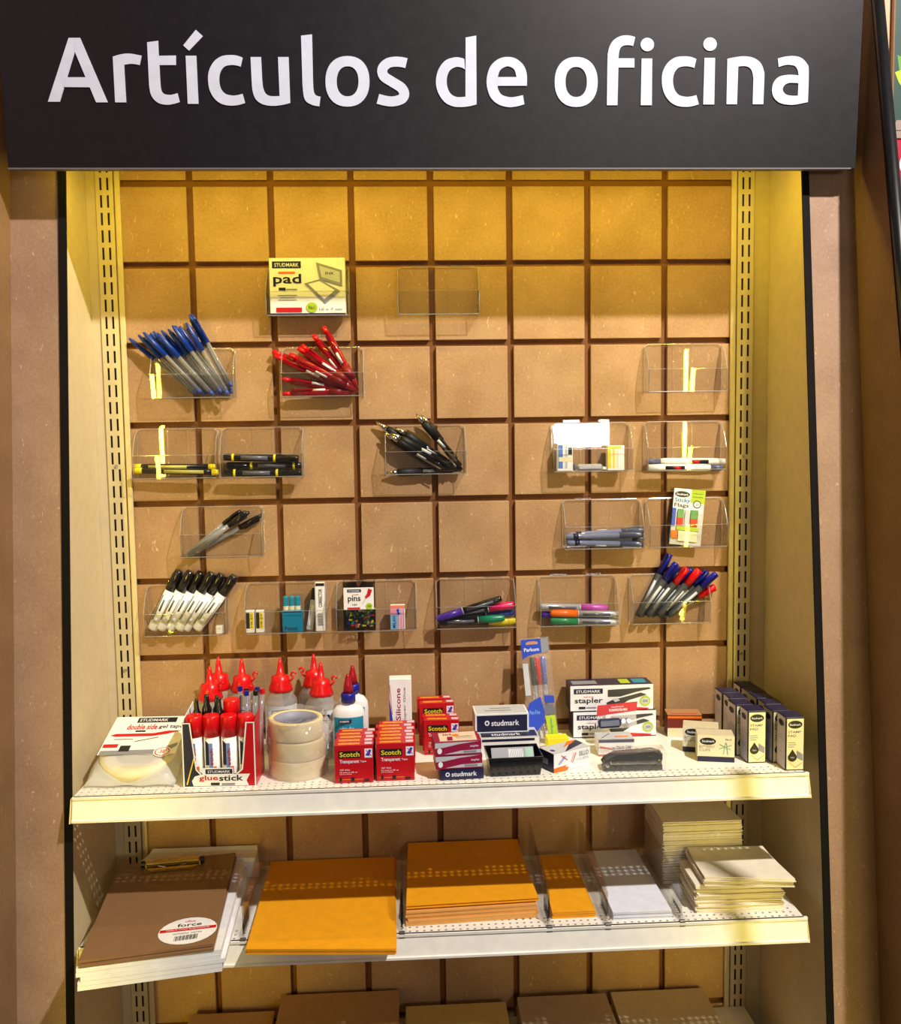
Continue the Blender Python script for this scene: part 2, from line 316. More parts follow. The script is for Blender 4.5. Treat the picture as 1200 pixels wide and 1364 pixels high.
def ledlight(name, c, L, power, rot, wd=.01):
    l = bpy.data.lights.new(name, 'AREA'); l.shape = 'RECTANGLE'; l.size = wd; l.size_y = L; l.energy = power; l.color = YEL
    o = bpy.data.objects.new(name, l); COL.objects.link(o); o.location = c; o.rotation_euler = rot; return o
k = .106
def aim(c, d, along):
    z = -Vector(d).normalized(); y = Vector(along).normalized(); x = y.cross(z).normalized(); z = x.cross(y)
    return Matrix((x, y, z)).transposed().to_euler()
for sx, xx, nm in ((-1, -.568, 'led_light_left'), (1, .578, 'led_light_right')):
    A = Vector((xx, -.596, -.20)); B = Vector((xx, -.656, -1.60))
    o = ledlight(nm, (A + B) / 2, (A - B).length, LEDV, aim(0, (-sx * .36, 1, 0), A - B), .008); o.data.spread = math.radians(46)
ledlight('led_light_top', (0, -.143, .004), .96, LEDH, aim(0, (0, .45, -.9), (1, 0, 0)), .01)

# shelves
def shelf(label, z, front=-.2236, rows=3):
    t = thing('metal_shelf', label, 'shelf', (0, front, z)); x0, x1 = -.4925, .495; P = .0099; th = .0012; D = -front - .007
    mb = MB(); n = int((x1 - x0) / P); ys = [.0065 + i * .0099 for i in range(rows)]
    def quad(a, b, c, d): mb.add([(a, c, 0), (b, c, 0), (b, d, 0), (a, d, 0)], [(0, 1, 2, 3)], SHELF)
    quad(x0, x1, 0, ys[0] - P / 2)
    for yc in ys:
        for k in range(n):
            cx = x0 + (k + .5) * P; r = .0021; h = P / 2; o = [(-h, -h), (0, -h), (h, -h), (h, 0), (h, h), (0, h), (-h, h), (-h, 0)]; q = [(r * math.cos(a), r * math.sin(a)) for a in [math.pi * (1.25 + i * .25) for i in range(8)]]
            mb.add([(cx + a, yc + b, 0) for a, b in o] + [(cx + a, yc + b, 0) for a, b in q], [(i, (i + 1) % 8, 8 + (i + 1) % 8, 8 + i) for i in range(8)], SHELF)
            mb.add([(cx + a, yc + b, 0) for a, b in q] + [(cx + a, yc + b, -th) for a, b in q], [(i, (i + 1) % 8, 8 + (i + 1) % 8, 8 + i) for i in range(8)], SHELF)
        quad(x0 + n * P, x1, yc - P / 2, yc + P / 2)
    quad(x0, x1, ys[-1] + P / 2, D)
    mb.add([(x0, 0, -.0005), (x1, 0, -.0005), (x1, 0, -.004), (x0, 0, -.004)], [(0, 1, 2, 3)], SHELF)
    # side flanges
    for x in (x0, x1 - .001): mb.box(x, x + .001, 0, D, -.028, -.0001, SHELF)
    mb.build('shelf_deck', t)
    mb = MB(); pr = [(0, 0), (-.0012, -.0006), (-.0012, -.004), (.0004, -.005), (-.0055, -.0285), (-.008, -.0295), (-.008, -.0325), (-.0045, -.0325), (-.003, -.030), (.003, -.004), (.003, 0)]
    mb.prism([(x0 - .001, y, zz) for y, zz in pr], (x1 - x0 + .006, 0, 0), SHELF); mb.build('price_rail', t)
    for x, s in ((x0 - .002, -1), (x1 + .004, 1)):
        mb = MB(); mb.prism([(x, .001, -.003), (x, -.0085, -.033), (x, .004, -.033), (x, .006, -.003)], (.0018 * s, 0, 0), UPR); mb.build('rail_end_cap', t)
    for x in (x0 + .002, x1 - .0045):
        mb = MB(); mb.prism([(x, D, -.001), (x, .02, -.001), (x, .02, -.012), (x, D, -.045)], (.002, 0, 0), SHELF); mb.build('shelf_bracket', t)
    return t
Z1, Z2, Z3 = -.8498, -1.055, -1.325
shelf('upper cream metal shelf crowded with tape, glue, staplers and small boxes', Z1)
shelf('middle cream metal shelf holding clipboards and stacks of envelopes', Z2, -.2266)
shelf('lowest cream metal shelf at the bottom edge, below the envelope shelf', Z3, -.2266, 2)

# ================================================================== SIGN
SB, ST = Vector((0, -.174, -.0275)), Vector((0, -.190, .225))
sv = (ST - SB).normalized(); sn = Vector((1, 0, 0)).cross(sv).normalized()
sign = thing('store_sign', 'large dark charcoal sign board reading Artículos de oficina across the top', 'sign', (0, -.174, -.0275))
mb = MB(); mb.prism([(-.5535, 0, 0), (.5725, 0, 0), Vector((.5725, 0, 0)) + ST - SB, Vector((-.5535, 0, 0)) + ST - SB], -sn * .012, SIGNM); mb.build('sign_board', sign)
mb = MB(); mb.prism([Vector((-.5535, 0, -.0006)) + sn * .0004, Vector((.5665, 0, -.0006)) + sn * .0004, Vector((.5665, 0, .0012)) + sn * .0004, Vector((-.5535, 0, .0012)) + sn * .0004], -sn * .0122, M('sign_edge_grey', (110, 105, 110), .5)); mb.build('lower_edge_strip', sign)
def onSign(x, y): d = ray(x, y); n = sn; return CAM + d * ((SB - CAM).dot(n) / d.dot(n)) - SB
def ell(cx, cy, rx, ry, n=40, e=2.25):
    return [(cx + rx * math.copysign(abs(math.cos(t)) ** (2 / e), math.cos(t)), cy + ry * math.copysign(abs(math.sin(t)) ** (2 / e), math.sin(t))) for t in [2 * math.pi * i / n for i in range(n)]]
def smooth(pts, n=5):
    out = []
    for i in range(len(pts) - 1):
        p0 = pts[max(i - 1, 0)]; p1 = pts[i]; p2 = pts[i + 1]; p3 = pts[min(i + 2, len(pts) - 1)]
        for j in range(n):
            t = j / n; out.append(tuple(.5 * ((2 * b) + (-a + c) * t + (2 * a - 5 * b + 4 * c - d) * t * t + (-a + 3 * b - 3 * c + d) * t ** 3) for a, b, c, d in zip(p0, p1, p2, p3)))
    out.append(pts[-1]); return out
# every run of three or more numbers inside one tuple-list is a curve; 'L' keeps corners
cg = [('s', [(500, 283), (455, 267), (400, 262), (330, 272), (270, 315), (232, 385), (224, 460), (238, 545), (280, 615), (340, 655), (410, 666), (470, 660), (520, 645)]), ('s', [(500, 572), (460, 582), (415, 585), (360, 570), (325, 525), (313, 460), (322, 400), (355, 355), (405, 342), (450, 345), (484, 355)])]
GL = [
 (50, 30, [[('c', [(85, 635), (250, 125), (296, 125), (300, 235), (180, 635)])], [('c', [(296, 125), (342, 125), (563, 640), (470, 640), (300, 235)])], [('c', [(208, 518), (230, 440), (388, 440), (420, 520)])]]),
 (50, 30, [[('s', [(603, 275), (660, 258), (735, 250), (833, 267)]), ('s', [(818, 342), (755, 332), (693, 340)]), ('c', [(710, 640), (622, 640)])]]),
 (50, 30, [[('c', [(877, 160), (965, 148), (970, 268), (1107, 266), (1107, 342), (975, 342)]), ('s', [(982, 480), (990, 540), (1010, 570), (1045, 580), (1080, 578), (1120, 567)]), ('s', [(1138, 638), (1090, 652), (1040, 659), (980, 650), (935, 620), (905, 570), (893, 500)])]]),
 (240, 30, [[('c', [(126, 60), (183, 112), (72, 228), (25, 185)])], [('c', [(45, 268), (130, 268), (147, 652), (62, 652)])]]),
 (240, 30, [cg]),
 (240, 30, [[('c', [(563, 278), (647, 278)]), ('s', [(655, 450), (663, 520), (685, 570), (725, 590), (795, 590)]), ('c', [(782, 278), (867, 278)]), ('s', [(880, 645), (820, 660), (740, 668), (660, 655), (605, 615), (580, 550), (572, 470)])]]),
 (240, 30, [[('c', [(966, 107), (1054, 97)]), ('s', [(1062, 480), (1068, 550), (1085, 583), (1122, 595)]), ('s', [(1112, 672), (1060, 662), (1010, 635), (988, 590), (978, 500)])]]),
 (420, 30, [('ring', (257, 472, 176, 202), (258, 472, 87, 120))]),
 (420, 30, [('stroke', [(728, 327), (680, 317), (625, 316), (575, 330), (537, 372), (547, 430), (615, 477), (685, 522), (710, 570), (690, 612), (625, 632), (565, 628), (500, 612)], 80)]),
 (570, 30, [[('c', [(300, 297), (300, 122), (385, 107), (388, 657)]), ('s', [(345, 668), (280, 677), (200, 672), (130, 635), (80, 560), (63, 470), (85, 375), (140, 305), (215, 280), (262, 284), (290, 293)]), ('c', [(296, 377)]), ('s', [(270, 362), (225, 357), (175, 385), (152, 440), (153, 510), (180, 570), (230, 597), (299, 595)]), ('c', [(299.5, 380), (300, 378)])]]),
 (570, 30, [[('s', [(555, 508), (562, 540), (590, 580), (650, 598), (700, 595), (758, 582)]), ('s', [(770, 655), (710, 672), (640, 678), (560, 655), (500, 600), (470, 510), (472, 430), (500, 350), (560, 295), (630, 277), (700, 290), (760, 340), (788, 410), (790, 508)]), ('c', [(712, 508)]), ('s', [(707, 440), (690, 380), (650, 354), (615, 357), (575, 385), (557, 440)])], [('c', [(555, 508), (556, 438), (788, 438), (790, 508)])]]),
 (720, 30, [('ring', (283, 477, 172, 200), (283, 477, 85, 120))]),
 (720, 30, [[('s', [(528, 663), (533, 300), (538, 240), (552, 188), (585, 140), (640, 110), (700, 105), (755, 118)]), ('s', [(738, 190), (700, 183), (655, 190), (630, 220), (620, 288)]), ('c', [(748, 288), (748, 362), (620, 362), (613, 663)])]]),
 (720, 30, [[('c', ell(851, 178, 54, 54, 28, 2))], [('c', [(805, 290), (890, 290), (887, 663), (798, 663)])]]),
 (613, 32, [cg]) and (843.8, 31.7, [cg]),
 (890, 30, [[('c', ell(332, 175, 54, 54, 28, 2))], [('c', [(287, 285), (372, 285), (365, 657), (277, 657)])]]),
 (890, 30, [[('s', [(470, 292), (540, 278), (610, 272), (680, 285), (735, 325), (762, 390), (765, 450), (757, 655)]), ('c', [(672, 655)]), ('s', [(678, 450), (668, 395), (645, 362), (605, 350), (557, 354)]), ('c', [(547, 655), (463, 655)])]]),
 (890, 30, [[('s', [(873, 290), (930, 275), (1000, 270), (1060, 285), (1105, 330), (1120, 390), (1113, 638)]), ('c', [(1030, 655), (1040, 425)]), ('s', [(1033, 385), (1010, 350), (960, 340), (920, 345), (880, 358)])], [('s', [(1040, 425), (990, 420), (940, 422), (880, 437), (840, 480), (826, 540), (840, 600), (890, 645), (970, 660), (1035, 655)]), ('s', [(1036, 587), (980, 587), (935, 575), (912, 540), (925, 505), (965, 485), (1038, 487)])]]),
]
for ox, oy, pieces in GL:
    mb = MB(); S = lambda p: onSign(ox + p[0] / 6, oy + p[1] / 6)
    for pc in pieces:
        if pc[0] == 'ring':
            a = [S(p) for p in ell(*pc[1])]; b = [S(p) for p in ell(*pc[2])]; n = len(a); u = sn * .0012
            mb.add([p + u for p in a] + [p + u for p in b] + a + b, [(i, n + i, n + (i + 1) % n, (i + 1) % n) for i in range(n)] + [(i, (i + 1) % n, 2 * n + (i + 1) % n, 2 * n + i) for i in range(n)] + [(n + i, 3 * n + i, 3 * n + (i + 1) % n, n + (i + 1) % n) for i in range(n)], LETM)
        elif pc[0] == 'stroke':
            c = smooth(pc[1], 5); L = []; Rr = []
            for i, p in enumerate(c):
                q0 = c[max(i - 1, 0)]; q1 = c[min(i + 1, len(c) - 1)]; dx, dy = q1[0] - q0[0], q1[1] - q0[1]; l = math.hypot(dx, dy); nx, ny = -dy / l * pc[2] / 2, dx / l * pc[2] / 2
                L.append(S((p[0] + nx, p[1] + ny))); Rr.append(S((p[0] - nx, p[1] - ny)))
            n = len(L); u = sn * .0012
            mb.add([p + u for p in L] + [p + u for p in Rr] + L + Rr, [(i, n + i, n + i + 1, i + 1) for i in range(n - 1)] + [(i, i + 1, 2 * n + i + 1, 2 * n + i) for i in range(n - 1)] + [(n + i, 3 * n + i, 3 * n + i + 1, n + i + 1) for i in range(n - 1)], LETM)
        else:
            pts = []
            for kind, q in pc: pts += smooth(q, 4) if kind == 's' else q
            mb.prism([S(p) for p in pts], sn * (.0012 + .00015 * pieces.index(pc)), LETM)
    mb.build('letter', sign)

# black pole on the right edge
A = onX(1167, 0, .588); A = Vector((.592, A.y - .012, A.z)); A2 = onX(1205, 430, .588)
A = Vector(onX(1169, -5, .594)); B = Vector(onX(1207, 430, .594)); d = B - A; A = A - d * .3; B = A + d * 3.2
mb = MB(); mb.tube([A, A + (B - A) * .5, B], .0078, BLACK, 16); o = mb.build('support_pole', smooth=True, origin=A); tag(o, 'leaning black round metal pole at the right edge, beside the brown board', 'pole')
for i, t_ in enumerate((.02, .6)):
    q = A.lerp(B, t_); mb = MB(); mb.box(-.004, .004, -.001, .011, -.012, .012, BLACK, .001); c = mb.build('wall_clip', o); c.location = (B - A) * t_
# neighbouring bay beyond the pole
mb = MB(); mb.box(.625, 1.15, -.10, -.085, -1.72, .4, PEACH); struct(mb.build('wall_right_beyond'))
gb = thing('green_board', 'dark green printed board with leaf picture, far right beyond the pole', 'board', (.6565, -.106, .045))
mb = MB(); mb.box(.0025, .30, 0, .004, 0, .30, GREENB, .001); mb.build('printed_face', gb); mb = MB(); mb.box(0, .0028, -.002, .005, 0, .30, HARD, .0005); mb.build('edge_strip', gb)
art('leaf_print', gb, (.0025, 0, 0), (1, 0, 0), (0, 0, 1), .1, .2, [('p', [(.05, .52), (.14, .5), (.26, .42), (.3, .34), (.18, .36), (.08, .42)], M('leaf_print', (90, 150, 50), .5)), ('p', [(.02, .40), (.12, .42), (.2, .36), (.16, .28), (.08, .33)], LIME), ('p', [(.14, .34), (.18, .34), (.15, .24)], LIME), ('p', [(0, 0), (.4, 0), (.4, .07), (.06, .07)], M('stone_print', (150, 130, 120), .6))])
cb = thing('crimson_sign', 'crimson printed sign panel with pale rim, far right under the green board', 'sign', (.6600, -.106, -.050))
mb = MB(); mb.box(.0, .30, 0, .004, .012, .082, CRIM, .001); mb.build('printed_face', cb); mb = MB(); mb.box(0, .30, -.001, .006, 0, .011, LGREY, .001); mb.build('lower_rail', cb); mb = MB(); mb.box(0, .3, -.001, .006, .083, .094, M('stone_rail', (150, 130, 120), .6), .001); mb.build('upper_rail', cb)
art('white_letter_print', cb, (0, 0, .03), (1, 0, 0), (0, 0, 1), .1, .05, [('e', .16, .35, .05, .22, WHT), ('e', .17, .35, .03, .12, CRIM)])

# ================================================================== TRAYS
TW = .122
tp = thing('acrylic_tray', '', 'tray')
w = TW / 2; th = .0014
mb = MB(); mb.prism([(-w, -.002, -.074), (w, -.002, -.074), (w, -.002, -.006), (w - .006, -.002, 0), (-w + .006, -.002, 0), (-w, -.002, -.006)], (0, th, 0), ACR); mb.build('back_plate', tp)
mb = MB(); mb.box(-w, w, -.027, -.002, -.0754, -.074, ACR); mb.build('bottom_plate', tp)
mb = MB(); mb.prism([(-w, -.0284, -.0754), (w, -.0284, -.0754), (w, -.0315, -.040), (-w, -.0315, -.040)], (0, th, 0), ACR); mb.build('front_plate', tp)
for s in (-1, 1):
    mb = MB(); mb.prism([(s * w, -.003, -.074), (s * w, -.027, -.074), (s * w, -.030, -.040), (s * w, -.018, -.016), (s * w, -.003, -.002)], (-s * th, 0, 0), ACR); mb.build('side_plate', tp)
mb = MB()  # pale film tubes draw the bright highlights along the acrylic edges
mb.tube([(-w, -.0305, -.042), (-w, -.0284, -.0745), (w, -.0284, -.0745), (w, -.0305, -.042)], .0008, ACRE, 5); mb.tube([(-w, -.0315, -.040), (w, -.0315, -.040)], .0005, ACRE, 4)
for s in (-1, 1): mb.tube([(s * w, -.030, -.040), (s * w, -.018, -.016), (s * w, -.003, -.002)], .0008, ACRE, 5); mb.tube([(s * w, -.003, -.074), (s * w, -.003, -.006), (s * (w - .006), -.003, 0)], .0006, ACRE, 5); mb.tube([(s * .015, -.0026, -.072), (s * .015, -.0026, 0)], .0002, ACRE, 4)
mb.tube([(-w + .006, -.0026, 0), (w - .006, -.0026, 0)], .0006, ACRE, 5); mb.build('edge_glint', tp)
for s in (-1, 1):
    mb = MB(); mb.box(s * .028 - .013, s * .028 + .013, -.002, .0055, .0002, .0014, ACR); mb.box(s * .028 - .013, s * .028 + .013, .0045, .0055, .0014, .005, ACR); mb.build('hook', tp)
trays = [(410, 1, 'clear acrylic tray high on the board holding the ink pad box'), (584, 1, 'empty clear acrylic tray in the top row, right of the ink pad box'), (257, 2, 'clear acrylic tray holding the fan of blue capped pens'),
 (430, 2, 'clear acrylic tray holding the heap of red pens'), (914, 2, 'empty clear acrylic tray on the right, above the white pens'), (234, 3, 'clear acrylic tray with yellow tipped markers near the left upright'),
 (349, 3, 'clear acrylic tray with black markers stacked flat'), (567, 3, 'clear acrylic tray with black retractable pens in the middle of the board'), (789, 3, 'clear acrylic tray with correction items and bright reflection'),
 (913, 3, 'clear acrylic tray with white pens near the right upright'), (296, 4, 'clear acrylic tray with slanted clear barrel black pens'), (804, 4, 'clear acrylic tray with grey blue pens lying flat'),
 (915, 4, 'clear acrylic tray holding the sticky flags card'), (248, 5, 'clear acrylic tray with black capped white markers'), (381, 5, 'clear acrylic tray with small erasers, lead box and tall cartons'),
 (502, 5, 'clear acrylic tray with the box of pins and striped eraser'), (634, 5, 'clear acrylic tray with colourful capped highlighters'), (771, 5, 'clear acrylic tray with purple, orange and green grey pens'), (893, 5, 'clear acrylic tray with red and blue capped permanent markers')]
TR = {}
for i, (px, r, lab) in enumerate(trays):
    o = tp if i == 0 else dup(tp); z = -r * RP - .0049
    yy = 243 + 108 * r; x = onY(px, yy + 45, -.02).x; x = max(-.46 + w + .001, min(.461 - w - .001, x)) if r else x
    o.location = (x, 0, z + .0); o['label'] = lab; o['group'] = 'acrylic trays hung in the board grooves'; TR[i] = (x, z)
TB = lambda i: TR[i][1] - .074          # inner floor of tray i

# ================================================================== PENS
PROTO = {}
def make_pen(key, name, cat, parts):
    t = thing(name, '', cat)
    for pn, segs, extra in parts:
        mb = MB()
        for prof, m, n in segs: mb.lathe(prof, m, n)
        if extra: extra(mb)
        mb.build(pn, t, smooth=True)
    PROTO[key] = [t, False]; PL[key] = max([q[1] for _, sg_, _ in parts for pf, _, _ in sg_ for q in pf])
def clip(m, r, z0, z1, wd=.0022):
    def f(mb): mb.box(-wd / 2, wd / 2, r + .0008, r + .0018, z0, z1, m, .0003); mb.box(-wd / 2, wd / 2, r - .001, r + .0018, z1 - .003, z1, m)
    return f
PL = {}
def pen(key, A, B, label, group=None, roll=0, scale=True):
    p = PROTO[key]
    if not p[1]: o = p[0]; p[1] = True
    else: o = dup(p[0])
    o['label'] = label
    if group: o['group'] = group
    elif 'group' in o: del o['group']
    A = Vector(A); B = Vector(B); zz = (B - A).normalized(); yy = Vector((0, -1, 0)); yy = (yy - zz * yy.dot(zz)).normalized(); xx = yy.cross(zz)
    q = Matrix((xx, yy, zz)).transposed().to_quaternion() @ Quaternion((0, 0, 1), roll); th_ = .84 if key == 'blue' else 1.28 if key == 'red' else 1.18 if key == 'retract' else 1; sc_ = max(.8, min(1.1, (B - A).length / PL[key])) if scale else 1; o.scale = (th_, th_, sc_)
    o.rotation_mode = 'QUATERNION'; o.rotation_quaternion = q; o.location = A; return o
def tpen(key, pa, pb, ya, yb, label, group=None, roll=0): return pen(key, onY(*pa, ya), onY(*pb, yb), label, group, roll)
LAB = lambda m=INK: None
make_pen('blue', 'ballpoint_pen', 'pen', [('barrel', [([(.0036, .008), (.0036, .095)], CLRP, 8)], None), ('ink_tube', [([(.0013, .008), (.0013, .096)], NAVY, 6)], None), ('end_plug', [([(.0038, 0), (.0038, .010)], M('plug_blue', (70, 90, 170), .3), 8)], None),
    ('cap', [([(.0046, .092), (.0044, .130), (.0034, .142), (.0018, .150)], BLUEP, 10)], clip(BLUEP, .0042, .098, .140))])
make_pen('blackpen', 'ballpoint_pen', 'pen', [('barrel', [([(.0034, .0), (.0036, .085)], CLRP, 8)], None), ('ink_tube', [([(.0013, .003), (.0013, .086)], PBLK, 6)], None),
    ('cap', [([(.0044, .083), (.0044, .105), (.0036, .116), (.002, .122)], PBLK, 10)], clip(PBLK, .0042, .088, .115))])
make_pen('red', 'retractable_pen', 'pen', [('barrel', [([(.0012, 0), (.004, .016), (.0048, .022), (.0046, .085), (.0042, .118)], DKRED, 10)], None), ('grip', [([(.0053, .022), (.0055, .052)], M('dark_red_grip', (130, 4, 24), .5), 10)], None), ('button', [([(.0028, .118), (.0028, .134)], REDP, 8)], None),
    ('clip', [], lambda mb: mb.box(-.0014, .0014, .005, .0063, .082, .118, DKRED, .0003)), ('price_label', [], lambda mb: mb.box(-.0014, .0014, .0042, .0052, .058, .080, CARDW))])
make_pen('retract', 'retractable_pen', 'pen', [('barrel', [([(.0045, .030), (.0044, .100)], PBLK, 10)], None), ('grip', [([(.0052, .068), (.0054, .1), (.0046, .108)], M('rubber_black', (14, 14, 16), .6), 10)], None), ('tip', [([(.0044, .108), (.0030, .118), (.001, .130)], CHROME, 10)], None),
    ('button', [([(.0024, 0), (.0024, .014), (.004, .016), (.0042, .030)], PBLK, 8)], None), ('clip', [], lambda mb: mb.box(-.0014, .0014, .0048, .0060, .012, .048, CHROME, .0003)), ('barcode_label', [], lambda mb: mb.box(-.0018, .0018, .0036, .0049, .046, .066, LGREY))])
make_pen('wbm', 'whiteboard_marker', 'marker', [('barrel', [([(.0070, 0), (.0078, .003), (.0078, .072)], WPL, 12)], None), ('label_wrap', [([(.00792, .012), (.00792, .062)], CARDW, 12)], lambda mb: (mb.box(-.0006, .0022, .0066, .0082, .034, .054, PGREY), mb.box(.0048, .0062, .0046, .0070, .016, .060, PGREY), mb.box(-.0062, -.0050, .0044, .0066, .016, .058, GREY), mb.box(-.002, .003, .0066, .0081, .0145, .022, LGREY))),
    ('cap', [([(.0082, .070), (.0080, .096), (.0066, .102), (.0058, .105)], PBLK, 12)], None)])
make_pen('perm_blue', 'permanent_marker', 'marker', [('barrel', [([(.0036, 0), (.0052, .006), (.0056, .012), (.0056, .085)], M('marker_charcoal', (62, 64, 62), .35), 10)], lambda mb: mb.box(-.002, .002, .0046, .0059, .02, .07, LGREY)), ('cap', [([(.0060, .083), (.0057, .118), (.005, .122)], BLUED, 10)], clip(BLUED, .0055, .088, .120))])
make_pen('perm_red', 'permanent_marker', 'marker', [('barrel', [([(.0036, 0), (.0052, .006), (.0056, .012), (.0056, .085)], M('marker_charcoal', (62, 64, 62), .35), 10)], lambda mb: mb.box(-.002, .002, .0046, .0059, .02, .07, LGREY)), ('cap', [([(.0060, .083), (.0057, .118), (.005, .122)], REDP, 10)], clip(REDP, .0055, .088, .120))])
make_pen('blkmark', 'black_marker', 'marker', [('barrel', [([(.0050, 0), (.0056, .01), (.0056, .08)], PBLK, 10)], lambda mb: mb.box(-.0032, .0032, .0036, .0058, .026, .066, PGREY)), ('end_band', [([(.0058, .012), (.0058, .0155)], YPL, 10)], None), ('cap', [([(.0060, .078), (.0056, .108), (.005, .112)], PBLK, 10)], clip(PBLK, .0054, .082, .108)), ('cap_band', [([(.0059, .074), (.0059, .0775)], YPL, 10)], None)])
def hl(key, m, body=PBLK):
    make_pen(key, 'highlighter', 'marker', [('barrel', [([(.0040, 0), (.0050, .004), (.0054, .02), (.0054, .066)], body, 10)], lambda mb: (mb.box(-.002, .002, .0044, .0057, .015, .06, PGREY))), ('ring', [([(.0056, .066), (.0056, .0675)], LGREY, 10)], None), ('cap', [([(.0058, .068), (.0062, .09), (.0054, .108), (.0040, .112)], m, 10)], None)])
for kk, m in (('hl_purple', PURP), ('hl_pink', PINK), ('hl_green', GRN), ('hl_yellow', YPL), ('hl_blue', M('mid_blue_plastic', (40, 60, 150), .3)), ('hl_black', PBLK)): hl(kk, m)
for kk, m in (('gp_mag', LPUR), ('gp_pur', PURP), ('gp_org', ORP), ('gp_grn', GRN2)): hl(kk, m, SILV)
make_pen('white', 'correction_pen', 'pen', [('barrel', [([(.0045, .018), (.0058, .03), (.0058, .10), (.005, .118)], WPL, 10)], lambda mb: (mb.box(-.0028, .0028, .0042, .006, .062, .092, INK), mb.box(-.0024, .0024, .0050, .0062, .068, .078, RED))), ('cap', [([(.0030, 0), (.0046, .004), (.0048, .022)], M('grey_blue_cap', (90, 96, 130), .3), 10)], None)])
make_pen('yellow', 'chisel_marker', 'marker', [('barrel', [([(.0042, .008), (.0046, .02), (.0046, .108)], PBLK, 10)], lambda mb: (mb.box(-.0026, .0026, .0034, .0049, .02, .075, M('olive_label', (196, 190, 90), .4)),)), ('tail', [([(.0030, 0), (.0046, .002), (.0048, .009)], YPL, 10)], None), ('nose', [([(.0048, .106), (.0046, .114), (.003, .117)], YPL, 10)], None)])
make_pen('gel', 'gel_pen', 'pen', [('barrel', [([(.0040, 0), (.0046, .004), (.0046, .090)], M('smoky_barrel', (120, 128, 160), .15, coat=.5), 10)], lambda mb: mb.box(-.0022, .0022, .0036, .0049, .045, .062, LGREY)), ('cap', [([(.0050, .084), (.0048, .118), (.004, .121)], M('slate_cap', (78, 84, 116), .25, coat=.4), 10)], clip(SILV, .0046, .088, .118)), ('ink_band', [([(.0048, .012), (.0048, .020)], NAVY, 10)], None)])

def addv(p, dy): return (p[0], p[1] + dy, p[2])
# blue fan: (cap x, y) -> (tail x, y)
bl = [((177, 455), (257, 521)), ((187, 449), (262, 525)), ((196, 448), (268, 523)), ((203, 447), (273, 526)), ((209, 447), (279, 523)), ((216, 451), (284, 526)), ((221, 447), (287, 523)), ((229, 445), (291, 526)),
      ((232, 437), (295, 523)), ((240, 436), (299, 526)), ((241, 444), (302, 520)), ((248, 430), (304, 526)), ((252, 419), (309, 524)), ((259, 425), (309, 515))]
for i, (c, t) in enumerate(bl):
    ya = -.0075 - (i % 3) * .0085; yb = -.012 - (i % 3) * .0085
    tpen('blue', t, c, ya, yb, '%s blue capped ballpoint pen from the left in the fan' % ordn(i + 1) if 0 < i < 13 else ('leftmost clear ballpoint pen with blue cap in the fan' if i == 0 else 'rightmost clear ballpoint pen of the blue capped fan'), 'blue capped ballpoint pens in the tray', i)
rd = [((363, 468), (476, 521)), ((366, 474), (472, 524)), ((399, 465), (478, 517)), ((408, 466), (479, 524)), ((424, 455), (480, 522)), ((434, 441), (481, 520)), ((376, 505), (474, 524)), ((377, 525), (478, 526)), ((385, 472), (480, 525)), ((394, 476), (470, 521)), ((414, 470), (476, 526))]
for i, (c, t) in enumerate(rd):
    lab = {5: 'red retractable pen sticking up highest in the red heap', 7: 'red retractable pen lying flat at the bottom of the red heap', 6: 'red retractable pen lying just above the flat bottom red one'}.get(i, 'red retractable pen whose tip is %s from the left in the red heap' % {0: 'first', 1: 'second', 8: 'third', 9: 'fourth', 2: 'fifth', 3: 'sixth', 10: 'seventh', 4: 'eighth'}.get(i, ''))
    tpen('red', (min(t[0], 477), min(t[1], 521)), c, -.0092 - (i % 3) * .0056, -.0098 - (i % 3) * .0056, lab, 'red retractable pens in the tray', (i % 4 - 1.5) * .5)
rt = [((500, 562), (594, 620)), ((526, 569), (612, 628)), ((520, 577), (604, 622)), ((535, 579), (604, 630)), ((568, 562), (622, 634)), ((566, 565), (614, 620)), ((514, 630), (614, 630)), ((513, 577), (586, 626)), ((524, 583), (596, 628)), ((506, 567), (585, 625))]
for i, (c, t) in enumerate(rt):
    lab = {6: 'black retractable pen lying flat along the tray floor', 0: 'black retractable pen reaching farthest to the upper left of its tray', 4: 'black retractable pen leaning to the right corner of the tray'}.get(i, 'black retractable pen whose top is %s from the left in the heap' % {9: 'second', 7: 'third', 2: 'fourth', 8: 'fifth', 1: 'sixth', 3: 'seventh', 5: 'eighth'}.get(i, ''))
    tpen('retract', (min(t[0], 615), min(t[1], 626)), c, -.0088 - (i % 3) * .0058, -.0100 - (i % 3) * .0058, lab, 'black retractable pens in the tray', (i % 4 - 1.5) * .5)
for i, (c, t) in enumerate([((321, 680), (250, 737)), ((332, 682), (247, 739)), ((349, 686), (255, 739)), ((328, 681), (262, 735))]):
    tpen('blackpen', t, c, -.008 - (i % 2) * .009, -.0095 - (i % 2) * .009, ['uppermost black capped clear pen of the slanted bundle', 'middle black capped clear pen of the slanted bundle', 'black capped clear pen reaching farthest right in its bundle', 'black capped clear pen behind the middle one of the bundle'][i], 'black capped ballpoint pens in the tray', i)
wb_ = [((239, 760), (203, 843)), ((254, 761), (214, 843)), ((268, 762), (226, 843)), ((283, 763), (238, 843)), ((296, 765), (247, 843)), ((313, 767), (262, 842))]
for i, (c, t) in enumerate(wb_):
    nm = ['leftmost white marker with black cap by the left upright', 'second white marker with black cap from the left', 'third white marker with black cap from the left', 'fourth white marker with black cap from the left', 'fifth white marker with black cap from the left', 'rightmost white marker with black cap, leaning most'][i]
    tpen('wbm', (t[0], 838), c, -.0115 - (i % 2) * .0045, -.0150 - (i % 2) * .0045, nm, 'white markers with black caps', 0)
